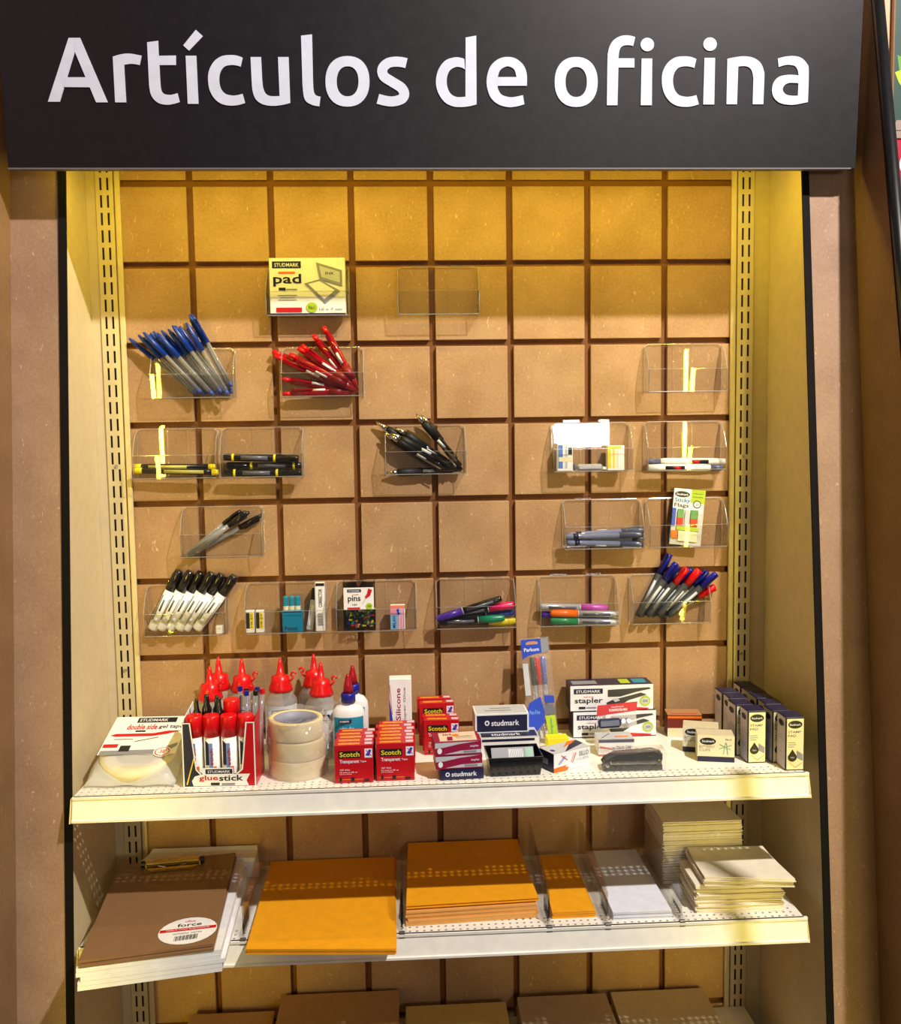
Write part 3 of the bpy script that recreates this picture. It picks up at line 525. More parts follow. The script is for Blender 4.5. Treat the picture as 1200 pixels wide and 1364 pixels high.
pmk = [('b', (892, 738), (843, 822)), ('b', (901, 750), (846, 826)), ('b', (899, 758), (854, 825)), ('r', (912, 760), (862, 826)), ('b', (919, 761), (868, 826)), ('r', (930, 760), (876, 825)), ('b', (942, 761), (883, 825)), ('b', (954, 764), (890, 826)), ('r', (942, 787), (880, 827))]
cnt = 0
for i, (k_, c, t) in enumerate(pmk):
    lab = ['blue capped grey marker standing tallest in the tray', 'second blue capped grey marker beside the tallest', 'third blue capped grey marker from the left', 'left red capped grey marker among blue ones', 'blue capped grey marker between the two red caps', 'right red capped grey marker among blue ones', 'blue capped grey marker right of the red caps', 'rightmost blue capped grey marker, leaning most', 'red capped marker lowest and behind the blue ones'][i]
    tpen('perm_blue' if k_ == 'b' else 'perm_red', (max(t[0], 850), min(t[1], 821)), c, -.0088 - (i % 2) * .0105, -.0095 - (i % 2) * .0105, lab, 'permanent markers with coloured caps', (i % 3 - 1) * .6)
# lying pens (left end, right end)
def lie(key, tail, tip, Y, label, group=None, roll=0, Yb=None): tpen(key, tail, tip, Y, Y if Yb is None else Yb, label, group, roll)
lie('yellow', (291, 629), (179, 627), -.021, 'front chisel marker with yellow ends by the left upright', 'yellow ended markers', 0)
lie('yellow', (180, 622), (288, 622), -.009, 'rear chisel marker with yellow ends by the left upright', 'yellow ended markers', 0)
lie('blkmark', (300, 630), (402, 630), -.022, 'lowest black marker of the flat stack', 'black markers lying flat', 0)
lie('blkmark', (404, 620), (302, 620), -.0085, 'middle black marker of the flat stack', 'black markers lying flat', 0)
lie('blkmark', (298, 609), (398, 611), -.015, 'topmost black marker of the flat stack', 'black markers lying flat', 0)
lie('white', (861, 615), (965, 615), -.010, 'upper white correction pen near the right upright', 'white pens lying flat', 0)
lie('white', (963, 623), (863, 623), -.0225, 'lower white correction pen near the right upright', 'white pens lying flat', 0)
for i, (a, b, Y) in enumerate([((755, 723), (856, 725), -.022), ((858, 716), (756, 721), -.010), ((753, 715), (856, 712), -.0225), ((757, 713), (858, 706), -.010)]):
    lie('gel', a, b, Y, ['grey blue gel pen at the front of the tray floor', 'grey blue gel pen at the rear of the tray floor', 'grey blue gel pen on top at the front', 'uppermost grey blue gel pen, tilted up to the right'][i], 'grey blue gel pens', i + 1)
hlt = [('hl_black', (583, 831), (684, 831), -.0225, 'hl_green', 'green capped black highlighter lying at the front'), ]
lie('hl_green', (584, 830), (672, 823), -.0225, 'green capped black highlighter lying at the front', 'highlighters with coloured caps', 0)
lie('hl_yellow', (600, 829), (686, 827), -.009, 'yellow capped highlighter at the tray floor behind green', 'highlighters with coloured caps', 0)
lie('hl_blue', (592, 823), (684, 816), -.0115, 'blue capped highlighter between pink and green', 'highlighters with coloured caps', 0)
lie('hl_pink', (598, 820), (685, 805), -.020, 'pink capped black highlighter at upper right', 'highlighters with coloured caps', 0)
lie('hl_purple', (668, 797), (581, 825), -.0240, 'purple ended black highlighter lying topmost and tilted', 'highlighters with coloured caps', 0)
lie('gp_mag', (718, 808), (809, 810), -.013, 'silver pen with magenta cap, topmost of its tray', 'silver pens with coloured caps', 0)
lie('gp_pur', (824, 822), (718, 818), -.0075, 'silver pen with purple cap at the left, behind orange', 'silver pens with coloured caps', 0)
lie('gp_org', (824, 818), (733, 817), -.0200, 'silver pen with orange cap in the middle of its tray', 'silver pens with coloured caps', 0)
lie('gp_grn', (824, 829), (733, 827), -.0205, 'silver pen with green cap at the tray floor', 'silver pens with coloured caps', 0)
for k_, (p_, used) in PROTO.items():
    if not used:
        for c in kids(p_): bpy.data.objects.remove(c)
        bpy.data.objects.remove(p_)

# ================================================================== BOXED GOODS IN TRAYS
def brand(x, y, w_, h_, s='STUDMARK', bg=NAVY, fg=WHT): return [('r', x, y, w_, h_, bg), ('t', x + w_ * .08, y + h_ * .2, w_ * .84, h_ * .55, s, fg)]
x, z = TR[0]
carton('ink_pad_box', 'white box with the word pad and an open ink pad picture, top row', 'box', (x + .0005, -.0260, TB(0) + .0003), 0, .112, .018, .0835, CARDW, [('front_print', 'front', [
    ('r', .0, .0, 1, .03, NAVY), *brand(.04, .82, .38, .12), ('r', .12, .72, .22, .04, ORG), ('t', .05, .5, .37, .22, 'pad', .018, INK), ('r', .12, .43, .09, .05, INK), ('r', .22, .44, .14, .02, GREY),
    ('r', .1, .34, .26, .012, GREY), ('r', .13, .30, .2, .012, GREY), ('r', .11, .26, .24, .012, GREY), ('r', .08, .05, .34, .08, RED), ('e', .55, .13, .075, .09, LIME), ('t', .51, .09, .08, .07, 'No1', INK), ('t', .65, .08, .3, .04, '10 x 7 cm', GREY),
    ('p', [(.62, .92), (.96, .78), (.96, .5), (.66, .62)], GREY), ('p', [(.66, .86), (.93, .75), (.93, .56), (.69, .66)], LGREY), ('t', .74, .7, .12, .05, 'INK', INK), ('p', [(.46, .55), (.66, .62), (.93, .42), (.73, .2)], GREY), ('p', [(.51, .54), (.66, .59), (.86, .43), (.72, .27)], CARDW)])])
x, z = TR[8]
o = carton('correction_pack', 'pale blue and white correction pack standing at the left of its tray', 'pack', (x - .043, -.0235, TB(8) + .0003), 0, .024, .014, .042, CARDW, [('front_print', 'front', [('r', .05, .1, .3, .85, M('sky_print', (90, 130, 200), .4)), ('r', .5, .1, .15, .8, LGREY), ('r', .1, .35, .85, .16, CREAMP), ('r', .7, .6, .25, .25, INK)])])
carton('correction_tape_pack', 'yellow and white correction pack standing at the right of its tray', 'pack', (x + .036, -.0235, TB(8) + .0003), 0, .026, .014, .038, CARDW, [('front_print', 'front', [('r', 0, .1, .2, .75, YELP), ('r', .3, .1, .12, .75, YELP), ('r', .55, .1, .1, .75, CREAMP), ('r', 0, .87, .8, .1, YELP)])])
t = thing('correction_roller', 'silver grey correction roller lying between the two packs', 'roller', (x - .002, -.0235, TB(8) + .0003))
mb = MB(); mb.box(-.022, .018, 0, .010, 0, .010, SILV, .003); mb.build('roller_body', t); mb = MB(); mb.prism([(.018, .002, .002), (.018, .008, .002), (.027, .006, .001), (.027, .004, .001)], (0, 0, .004), WPL); mb.build('roller_tip', t); mb = MB(); mb.box(-.028, -.0225, .001, .009, .001, .011, PGREY, .002); mb.build('end_cap', t)
x, z = TR[12]; c = onY(914, 722, -.02)
t = thing('sticky_flags_pack', 'sticky flags card with lime corner and coloured tabs in the right tray', 'pack', (c.x - .001, -.016, TB(12) + .0005)); t.rotation_euler = (0, .10, 0); t.rotation_euler = (-.06, .11, 0)
mb = MB(); mb.box(-.025, .025, 0, .0012, 0, .088, M('grey_card', (204, 202, 196), .5), .0004); mb.build('hang_card', t)
art('card_print', t, (-.025, 0, 0), (1, 0, 0), (0, 0, 1), .05, .088, [('r', .55, .76, .45, .24, LIME), ('p', [(.0, .58), (.95, .58), (.95, .76), (0, .76)], CARDW), ('r', 0, .58, .55, .42, CARDW), ('e', .27, .9, .24, .055, INK), ('t', .08, .88, .38, .04, 'Studmark', WHT), ('t', .04, .74, .5, .09, 'Sticky', .03, M('sticky_blue', (30, 130, 180), .4)), ('t', .04, .65, .46, .09, 'Flags', .018, INK), ('e', .76, .74, .13, .07, INK), ('e', .76, .74, .10, .052, CARDW), ('t', .71, .72, .1, .04, '25', INK), ('t', .6, .92, .32, .02, 'sticky notes', INK), ('t', .6, .86, .32, .02, 'marca tu pagina', INK)])
for i, (xx, zz, ww, hh, m) in enumerate([(-.0255, .03, .006, .027, BLUE), (-.017, .03, .010, .012, RED), (-.017, .042, .010, .014, GRN2), (-.017, .023, .036, .006, LIME), (.004, .03, .012, .012, REDC), (.004, .042, .012, .014, GRN2), (-.005, .03, .008, .026, LGREY), (-.024, .010, .010, .012, ORG), (-.013, .006, .030, .016, CREAMP)]):
    mb = MB(); mb.box(xx, xx + ww, -.0022, -.0004, zz, zz + hh, m, .0003); mb.build('flag_pad', t)
x, z = TR[14]
for i, px in enumerate((333, 346)):
    c = onY(px, 830, -.0235)
    carton('lead_eraser', ['left small yellow and black labelled white eraser in its tray', 'right small yellow and black labelled white eraser in its tray'][i], 'eraser', (c.x, -.0235, TB(14) + .0003), 0, .0125, .010, .034, WPL, [('sleeve_print', 'front', [('r', .05, .2, .42, .72, INK), ('r', .5, .2, .42, .72, YELP), ('tv', .58, .25, .22, .6, 'HB 2.0', INK)])], 'small erasers standing in the tray')
c = onY(390, 838, -.024)
t = thing('lead_box', 'teal plastic lead box with clear lid showing three blue tubes', 'box', (c.x, -.0255, TB(14) + .0003)); mb = MB(); mb.box(-.0155, .0155, 0, .012, 0, .034, M('teal_box', (10, 130, 176), .3), .001); mb.build('box_body', t)
for i in range(3):
    mb = MB(); mb.lathe([(.0042, .034), (.0042, .040)], CREAMP, 10, (-.010 + i * .009, .006, 0)); mb.lathe([(.0042, .040), (.0042, .053), (.003, .055)], TEAL, 10, (-.010 + i * .009, .006, 0)); mb.build('lead_tube', t)
mb = MB(); mb.box(-.0155, .0155, 0, .012, .0343, .057, ACR, .001); mb.build('clear_lid', t)
art('front_print', t, (-.0155, 0, 0), (1, 0, 0), (0, 0, 1), .031, .034, [('t', .12, .08, .6, .18, 'Pentel', NAVY), ('r', .05, .9, .9, .05, NAVY)])
c = onY(426, 835, -.024)
carton('refill_carton', 'tall narrow white carton with black top and barcode, standing in tray', 'box', (c.x + .001, -.0240, TB(14) + .0003), 0, .0145, .014, .0745, CARDW, [('front_print', 'front', [('r', 0, .94, 1, .06, INK), ('r', 0, 0, .08, 1, LGREY), ('tv', .35, .5, .4, .38, 'CORRECTOR', INK)] + [('r', .25, .12 + i * .02, .55, .010 if i % 3 else .015, GREY) for i in range(13)]), ('side_print', 'left', [('r', 0, 0, 1, 1, LGREY), ('r', 0, .94, 1, .06, INK)])])
t = thing('folded_carton', 'grey white leaning carton behind the tall black topped carton', 'box', onY(412, 836, -.012)); t.location = (t.location.x, -.012, TB(14) + .0004); t.rotation_euler = (0, .17, 0)
mb = MB(); mb.box(-.005, .005, 0, .009, 0, .066, M('pale_carton', (196, 194, 196), .4), .0005); mb.build('box_body', t); art('front_print', t, (-.005, 0, 0), (1, 0, 0), (0, 0, 1), .01, .066, [('r', 0, .72, 1, .28, INK), ('r', .3, .1, .4, .5, WHT)])
x, z = TR[15]; c = onY(479, 836, -.03)
t = thing('pins_box', 'clear box of coloured push pins with red pins label', 'box', (c.x, -.0275, TB(15) + .0003), 0)
mb = MB(); mb.box(-.0245, .0245, 0, .0015, 0, .076, ACR, .0004); mb.box(-.0245, .0245, .0225, .024, 0, .076, ACR, .0004); mb.box(-.0245, -.023, .0015, .0225, 0, .076, ACR); mb.box(.023, .0245, .0015, .0225, 0, .076, ACR); mb.box(-.023, .023, .0015, .0225, 0, .001, ACR); mb.build('clear_case', t)
art('label_print', t, (-.0235, -.0002, .033), (1, 0, 0), (0, 0, 1), .046, .034, [('r', 0, 0, 1, 1, CARDW), ('r', .12, .78, .46, .14, NAVY), ('t', .16, .81, .38, .07, 'STUDMARK', WHT), ('t', .3, .63, .2, .08, 'push', RED), ('t', .14, .3, .42, .34, 'pins', .018, INK), ('t', .28, .18, .16, .08, '100', INK), ('r', .12, 0, .42, .1, RED), ('p', [(.82, .95), (.95, .88), (.88, .62), (.74, .48), (.7, .56), (.78, .72)], RED), ('l', (.62, .25), (.76, .55), .0006, GREY), ('e', .84, .14, .11, .15, LIME), ('t', .78, .1, .12, .09, '100', INK)])
mb = MB(); pc = [YPL, PBLK, GRN, WPL, REDP, BLUED, YPL, M('pin_olive', (120, 130, 30), .3)]
for i in range(110):
    px_, pz_, py_ = random.uniform(-.020, .020), random.uniform(.004, .031), random.uniform(.005, .019); m = random.choice(pc)
    mb.lathe([(.0022, 0), (.0011, .0012), (.0011, .0035), (.002, .005)], m, 6, (px_, py_, pz_), random.choice('xyz'))
o = mb.build('push_pins', t); o['kind'] = 'stuff'
mb = MB(); mb.box(-.022, .022, .010, .021, .034, .062, NAVY, .001); mb.build('card_insert', t)
c = onY(530, 836, -.024)
carton('striped_eraser', 'pink, white and blue striped eraser right of the pins box', 'eraser', (c.x, -.024, TB(15) + .0003), 0, .0225, .010, .0375, CARDW, [('sleeve_print', 'front', [('r', 0, .0, .5, .62, M('pale_blue_print', (130, 190, 220), .4)), ('r', 0, .86, 1, .14, M('coral_print', (240, 130, 110), .4)), ('r', .52, 0, .1, .84, M('pink_print', (236, 150, 180), .4)), ('r', .68, 0, .1, .84, MC['pink_print']), ('r', .84, 0, .1, .84, MC['pink_print']), ('r', 0, .62, .5, .22, MC['pink_print']), ('tv', .15, .06, .2, .5, 'MILAN', BLUE), ('e', .52, .78, .1, .07, BLUE), ('e', .56, .66, .1, .06, BLUE)])])
c = onY(291, 830, -.022)
carton('white_cube_eraser', 'tiny white eraser right of the black capped markers', 'eraser', (c.x + .001, -.024, TB(13) + .0003), 0, .010, .010, .012, WPL, [('top_print', 'front', [('r', .2, .6, .6, .1, LGREY)])])

# ================================================================== UPPER SHELF GOODS
# double sided tape bag
def bag(name, parent, w_, d_, h_, m, taper=.5):
    nx, ny = 12, 12; vs = []; fs = []
    for s in (1, 0):
        for j in range(ny + 1):
            for i in range(nx + 1):
                u, v = i / nx, j / ny; e = (1 - (2 * u - 1) ** 6) * (1 - (2 * v - 1) ** 6); vs.append((-w_ / 2 + u * w_ * 1 + .0015 * math.sin(v * 13 + s), v * d_ + .0012 * math.sin(u * 17), (h_ * e + .0007 * math.sin(u * 23 + v * 11) * e + .0008) if s else 0))
    n = (nx + 1) * (ny + 1)
    for s in (0, 1):
        for j in range(ny):
            for i in range(nx): a = s * n + j * (nx + 1) + i; q = (a, a + 1, a + nx + 2, a + nx + 1); fs.append(q if s == 0 else q[::-1])
    ring = [i for i in range(nx + 1)] + [j * (nx + 1) + nx for j in range(1, ny + 1)] + [ny * (nx + 1) + i for i in range(nx - 1, -1, -1)] + [j * (nx + 1) for j in range(ny - 1, 0, -1)]
    for i in range(len(ring)): a, b = ring[i], ring[(i + 1) % len(ring)]; fs.append((a, n + a, n + b, b))
    mb = MB(); mb.add(vs, fs, m); return mb.build(name, parent, smooth=True)
t = thing('tape_packet', 'white packet of double side tape lying at the left end of the upper shelf', 'packet', (-.428, -.196, Z1 + .003), math.radians(-2))
t.rotation_euler = (math.radians(17), 0, math.radians(-2)); bag('packet_pouch', t, .122, .142, .016, BAGW)
mb = MB(); mb.lathe([(.030, .004), (.052, .004), (.052, .0150), (.030, .0150)], M('tape_roll_cream', (232, 220, 184), .5), 32, (0, .055, 0), closed=True); mb.build('tape_roll', t, smooth=True)
O = Vector((-.053, .040, .0172))
art('label_print', t, O, (1, 0, 0), (0, 1, 0), .104, .097, [('r', -.02, .05, 1.04, .95, CARDW), ('r', .3, .84, .55, .13, INK), ('t', .33, .87, .4, .07, 'STUDMARK', WHT), ('t', .2, .66, .42, .14, 'double side', .03, RED), ('t', .64, .66, .34, .12, 'gel tape', .018, INK), ('r', .34, .60, .14, .04, INK), ('p', [(.02, .52), (.1, .56), (.6, .56), (.8, .62), (.98, .62), (.8, .54), (.6, .49), (.1, .49)], RED), ('l', (.1, .42), (.36, .42), .0012, INK), ('l', (.4, .36), (.7, .46), .0014, INK), ('p', [(0, .14), (.75, .16), (1, .32), (1, .24), (.85, .06), (0, .04)], GREY), ('r', .0, .22, .2, .08, RED), ('r', .24, .12, .14, .14, INK), ('e', .84, .10, .12, .12, CARDW), ('e', .84, .10, .10, .10, RED), ('e', .84, .10, .085, .085, CARDW), ('t', .78, .06, .12, .09, '-38°', RED)], .0005)

# glue stick display
loc, rz, w = frontbox((245, 1049), (341, 1047), Z1); t = thing('glue_stick_display', 'open cardboard display box reading glue stick, dark and red sided', 'display box', loc, rz); w = .098; h = .089; d = .062
mb = MB(); T = .001
mb.prism([(-w / 2, 0, 0), (w / 2, 0, 0), (w / 2, 0, h), (w / 2 - .011, 0, h), (w / 2 - .018, 0, .024), (w / 2 - .024, 0, .018), (-w / 2 + .026, 0, .018), (-w / 2 + .018, 0, .024), (-w / 2 + .011, 0, h), (-w / 2, 0, h)], (0, T, 0), NAVY)
for s in (-1, 1): mb.prism([(s * w / 2, T, 0), (s * w / 2, d, 0), (s * w / 2, d, h + .012), (s * w / 2, .02, h + .004), (s * w / 2, T, h)], (-s * T, 0, 0), CARDW if s < 0 else REDC)
mb.box(-w / 2, w / 2, d, d + T, 0, h - .004, CARDW); mb.box(-w / 2 + T, w / 2 - T, T, .024, 0, .009, CARDW); mb.box(-w / 2 + T, w / 2 - T, .024, d, 0, T, CARDW); mb.build('box_body', t)
cut = [(.112, 1), (.184, .27), (.245, .20), (.735, .20), (.816, .27), (.888, 1)]
art('front_print', t, (-w / 2, 0, 0), (1, 0, 0), (0, 0, 1), w, h, [('p', [(.66, 0), (1, 0), (1, 1), (.888, 1), (.816, .27), (.735, .2), (.6, .15)], REDC), ('l', (.05, .04), (.17, .5), .0016, YELP), ('r', 0, 0, .018, 1, CARDW), ('r', .982, 0, .018, 1, CARDW), ('r', 0, 0, 1, .012, CARDW),
    ('l', (.112, 1), (.184, .27), .0018, CARDW), ('l', (.184, .27), (.245, .2), .0018, CARDW), ('l', (.888, 1), (.816, .27), .0018, CARDW), ('l', (.816, .27), (.735, .2), .0018, CARDW), ('l', (0, .992), (.112, .992), .0016, CARDW), ('l', (.888, .992), (1, .992), .0016, CARDW),
    ('p', [(.14, .02), (.9, .02), (.87, .1), (.92, .2), (.25, .2), (.16, .17), (.12, .1)], CARDW), ('r', .27, .18, .42, .12, CARDW), ('r', .31, .205, .37, .075, NAVY), ('t', .34, .22, .31, .04, 'STUDMARK', WHT), ('t', .22, .085, .26, .10, 'glue', .018, RED), ('t', .495, .095, .33, .09, 'stick', .018, INK), ('r', .38, .03, .12, .04, INK), ('r', .53, .03, .18, .03, GREY)])
# glue sticks inside
gp = thing('glue_stick', '', 'glue stick')
mb = MB(); mb.lathe([(.0092, 0), (.0096, .003), (.0096, .060)], CARDW, 16); mb.build('tube', gp, smooth=True)
mb = MB(); mb.lathe([(.0102, .058), (.0100, .084), (.0092, .0865)], REDP, 16); mb.build('cap', gp, smooth=True)
mb = MB(); mb.prism([(-.0022, -.0098, .006), (.0022, -.0098, .006), (.0022, -.0098, .05), (-.0022, -.0098, .05)], (0, .0003, 0), M('label_blue', (120, 150, 210), .4)); mb.prism([(-.0065, -.0085, .02), (-.0026, -.0098, .02), (-.0026, -.0098, .05), (-.0065, -.0085, .054)], (0, .0003, 0), NAVY); mb.prism([(.0024, -.0098, .008), (.006, -.0085, .008), (.006, -.0085, .018), (.0024, -.0098, .018)], (0, .0003, 0), ORG); mb.build('label_wrap', gp)
art('label_print', gp, (-.002, -.0103, .02), (1, 0, 0), (0, 0, 1), .005, .03, [('tv', .2, .0, .8, .8, 'stick', RED)])
gp.scale = (1.13, 1.13, 1)
R0 = Matrix.Rotation(rz, 3, 'Z')
for i, (gx, gy, lab) in enumerate([(-.0350, .0135, 'red capped white glue stick nearest the dark side of the display'), (-.0118, .0135, 'second red capped white glue stick in the display, centre left'), (.0116, .0135, 'third red capped white glue stick in the display, centre right'), (.0350, .0135, 'red capped glue stick nearest the red side of the display')]):
    o = gp if i == 0 else dup(gp); o.location = Vector(loc) + R0 @ Vector((gx, gy, .0092)); o['label'] = lab; o['group'] = 'glue sticks in the display box'
o = dup(gp); o.location = Vector(loc) + R0 @ Vector((.0115, .0345, .0250)); o['label'] = 'red capped glue stick standing higher behind the front row'; o['group'] = 'glue sticks in the display box'
gpn = thing('glue_pen', '', 'glue pen'); mb = MB(); mb.lathe([(.006, 0), (.0065, .07), (.0062, .082)], REDP, 10); mb.build('tube', gpn, smooth=True); mb = MB(); mb.lathe([(.0064, .0822), (.006, .092), (.0034, .098), (.0026, .108), (.0018, .112)], PBLK, 10); mb.build('nozzle', gpn, smooth=True)
for i, (gx, gy, dz) in enumerate([(-.036, .032, 0), (-.0225, .030, .006), (-.0115, .046, 0), (-.026, .052, 0), (-.0045, .030, .002)]):
    o = gpn if i == 0 else dup(gpn); o.location = Vector(loc) + R0 @ Vector((gx, gy, .0012 + dz)); o['label'] = ['leftmost black nozzled glue pen', 'tallest black nozzled glue pen', 'black nozzled glue pen, third from left,', 'black nozzled glue pen at the rear left', 'rightmost black nozzled glue pen'][i] + ' behind the glue sticks'; o['group'] = 'black nozzled glue pens'
# clear pens standing at the right rear of the display
cpn = {}
for i, (gx, gy, m, ln) in enumerate([(.020, .052, BLUED, 0), (.027, .040, PBLK, .12), (.033, .054, REDP, .05), (.038, .046, BLUED, .2), (.043, .038, REDP, .3), (.030, .029, BLUED, .1), (.0375, .030, PBLK, .24)]):
    if m not in cpn:
        o = thing('stick_pen', '', 'pen'); mb = MB(); mb.lathe([(.0032, 0), (.0034, .116)], CLRP, 8); mb.build('barrel', o, smooth=True); mb = MB(); mb.lathe([(.0011, .004), (.0011, .116)], m, 6); mb.build('ink_tube', o); mb = MB(); mb.lathe([(.0037, .1162), (.0034, .1225)], m, 8); mb.build('end_plug', o); cpn[m] = o
    else: o = dup(cpn[m])
    o.location = Vector(loc) + R0 @ Vector((gx, gy, .0012)); o.rotation_euler = (0, ln * .3, 0); nm = {BLUED: 'blue', PBLK: 'black', REDP: 'red'}[m]
    o['label'] = 'clear stick pen with %s end, %s from left, in the display' % (nm, ordn([1, 2, 4, 6, 7, 3, 5][i])); o['group'] = 'clear %s stick pens behind glue sticks' % nm

# clear glue bottles with red nozzles
bt = thing('glue_bottle', '', 'bottle'); prof = [(.0225, 0), (.0245, .003), (.0245, .070), (.0235, .078), (.0160, .090), (.0150, .094)]
mb = MB(); mb.lathe(prof, BOTC, 24); mb.build('bottle_body', bt, smooth=True); mb = MB(); mb.lathe([(.0215, .003), (.0222, .06), (.0205, .074), (.018, .078)], film('clear_glue', (.98, .97, .97), 1.2, .2, diff=.10), 20); mb.build('glue_fill', bt, smooth=True)
mb = MB(); n = 14
for i in range(n):
    a0 = math.pi * (1.12 + .76 * i / n); a1 = math.pi * (1.12 + .76 * (i + 1) / n); mb.add([(.0249 * math.cos(a0), .0249 * math.sin(a0), .015), (.0249 * math.cos(a1), .0249 * math.sin(a1), .015), (.0249 * math.cos(a1), .0249 * math.sin(a1), .073), (.0249 * math.cos(a0), .0249 * math.sin(a0), .073)], [(0, 1, 2, 3)], M('bottle_label', (210, 214, 222), .4))
lb = mb.build('label', bt, smooth=True); art('label_print', lb, (-.014, -.0256, .054), (1, 0, 0), (0, 0, 1), .028, .016, [('r', 0, .3, 1, .6, NAVY), ('t', .1, .42, .8, .32, 'STUDMARK', WHT)])
mb = MB(); mb.lathe([(.0180, .091), (.0172, .096), (.0136, .106), (.0132, .113), (.0060, .1145), (.0034, .132), (.0016, .1395)], REDP, 10); mb.build('nozzle_cap', bt, smooth=True)
mb = MB(); mb.tube([(.013, 0, .104), (.018, 0, .108), (.0195, 0, .112)], .0016, REDP); mb.tube([(.0195 + .0035 * math.cos(a), 0, .1145 + .0035 * math.sin(a)) for a in [i * math.pi / 5 for i in range(9)]], .0015, REDP); mb.build('cap_strap', bt, smooth=True)
for i, (px, Y, rz_, lab) in enumerate([(279, -.095, -.4, 'front clear glue bottle with red nozzle at far left'), (291, -.040, 2.6, 'rear clear glue bottle with red nozzle at far left'), (322, -.055, .1, 'clear glue bottle with red nozzle, third from left'), (373, -.060, .1, 'clear glue bottle with red nozzle directly behind the tape rolls'), (418, -.036, 3.0, 'rear clear glue bottle with red nozzle, right end'), (427, -.090, .0, 'front clear glue bottle with red nozzle, right end')]):
    o = bt if i == 0 else dup(bt); c = onY(px, 890, Y); o.location = (c.x, Y, Z1 + .0003); o.rotation_euler = (0, 0, rz_); o['label'] = lab; o['group'] = 'clear glue bottles with red nozzles'; 

# tape rolls in clear wrap
cx, cy = -.204, -.158
rl = thing('masking_tape_roll', '', 'tape roll'); mb = MB(); mb.lathe([(.031, 0), (.0370, 0), (.0378, .002), (.0378, .0235), (.0370, .0255), (.031, .0255)], TAPEC, 36, closed=True); mb.build('tape', rl, smooth=True)
mb = MB(); mb.lathe([(.0290, .0003), (.0308, .0003), (.0308, .0252), (.0290, .0252)], TAPEI, 32, closed=True); mb.build('core', rl, smooth=True)
for i, (dx, dy, lab) in enumerate([(.0, .0, 'bottom cream tape roll of the wrapped stack'), (.001, -.0005, 'middle cream tape roll of the wrapped stack'), (-.002, .0005, 'top cream tape roll of the wrapped stack')]):
    o = rl if i == 0 else dup(rl); o.location = (cx + dx, cy + dy, Z1 + .0004 + i * .0262); o['label'] = lab; o['group'] = 'stacked cream tape rolls'
    if i == 2: o.rotation_euler = (0, .02, 0); o.location.z += .0012
t = thing('plastic_wrap', 'crinkled clear plastic wrap around the stack of tape rolls', 'wrap', (cx, cy, Z1 + .0003)); vs = []; fs = []; nn = 48; zs = [.0, .012, .024, .036, .048, .060, .070, .078, .084]
for k_, zz in enumerate(zs):
    for i in range(nn):
        a = 2 * math.pi * i / nn; r = .0405 + .0012 * math.sin(7 * a + k_) + .0010 * math.sin(13 * a + 2.3 * k_) + (.006 * max(0, math.cos(a)) if 4 <= k_ <= 6 else 0); vs.append((r * math.cos(a), r * math.sin(a), zz + (.002 * math.sin(5 * a) if k_ == len(zs) - 1 else 0)))
for k_ in range(len(zs) - 1):
    for i in range(nn): j = (i + 1) % nn; fs.append((k_ * nn + i, k_ * nn + j, (k_ + 1) * nn + j, (k_ + 1) * nn + i))
CWR = film('crinkled_wrap', (.97, .96, .95), 1.9, .10, diff=.24, wrinkle=55); mb = MB(); mb.add(vs, fs, CWR); mb.build('wrap_sleeve', t, smooth=True); mb = MB(); mb.tube([(-.012, -.0415, .086), (0, -.043, .084), (.012, -.042, .087)], .0016, WRAP, 6); mb.tube([(.040, -.012, .056), (.048, -.006, .060), (.050, .0, .072)], .0025, WRAP, 6); mb.build('wrap_fold', t, smooth=True)

# red tape boxes
sc = [('r', .10, .66, .58, .19, INK), ('t', .13, .69, .52, .13, 'Scotch', .022, YELP), ('t', .13, .50, .50, .12, 'Transparent', .02, WHT), ('t', .66, .53, .16, .06, 'Tape', WHT), ('r', .78, .66, .2, .24, WHT), ('p', [(.8, .72), (.9, .88), (.96, .86), (.9, .70)], BLUE), ('l', (.82, .86), (.96, .70), .001, RED),
      ('t', .13, .33, .26, .04, 'CONT. 1 ROLLO', WHT), ('t', .13, .27, .45, .035, '12 mm x 33 m', WHT), ('t', .13, .22, .3, .035, '0.5 in x 36 yd', WHT), ('r', .08, .095, .65, .006, YELP), ('r', .12, .05, .06, .1, INK), ('r', .42, .05, .09, .1, INK), ('r', .76, .04, .14, .05, INK)]
stp = [('r', .10, .15, .55, .5, M('amber_print', (240, 170, 40), .4)), ('t', .12, .2, .5, .35, 'Scotch Tape', REDC), ('r', .78, .1, .2, .7, M('pale_pink_print', (226, 190, 205), .4)), ('r', .1, .88, .88, .06, M('rose_line', (220, 90, 100), .4))]
sp = carton('tape_box', '', 'box', (0, 0, 0), 0, .052, .0140, .0525, REDC, [('front_print', 'front', sc), ('top_print', 'top', stp)])
first = True
for cc, (pl, pr) in enumerate([((446, 1044), (498, 1042)), ((501, 1041), (553, 1039))]):
    l0, r0, w0 = frontbox(pl, pr, Z1); n = 5 if cc == 0 else 7
    for k_ in range(n):
        o = sp if first else dup(sp); first = False; s = w0 / .052 * .99
        o.location = (l0[0] + k_ * .0004 * (-1) ** k_, l0[1] + k_ * .0144, Z1 + .0003 + (0 if k_ == 0 else .0012 * k_ if cc else .0006 * k_) * 0); o.rotation_euler = (0, 0, r0)
        o['label'] = ('red clear tape box at the front of the left row' if cc == 0 else 'red clear tape box at the front of the right row') if k_ == 0 else 'red clear tape box, %s from the front, %s row' % (ordn(k_ + 1), 'right' if cc else 'left')
        o['group'] = 'red tape boxes, %s row' % ('left' if cc == 0 else 'right')
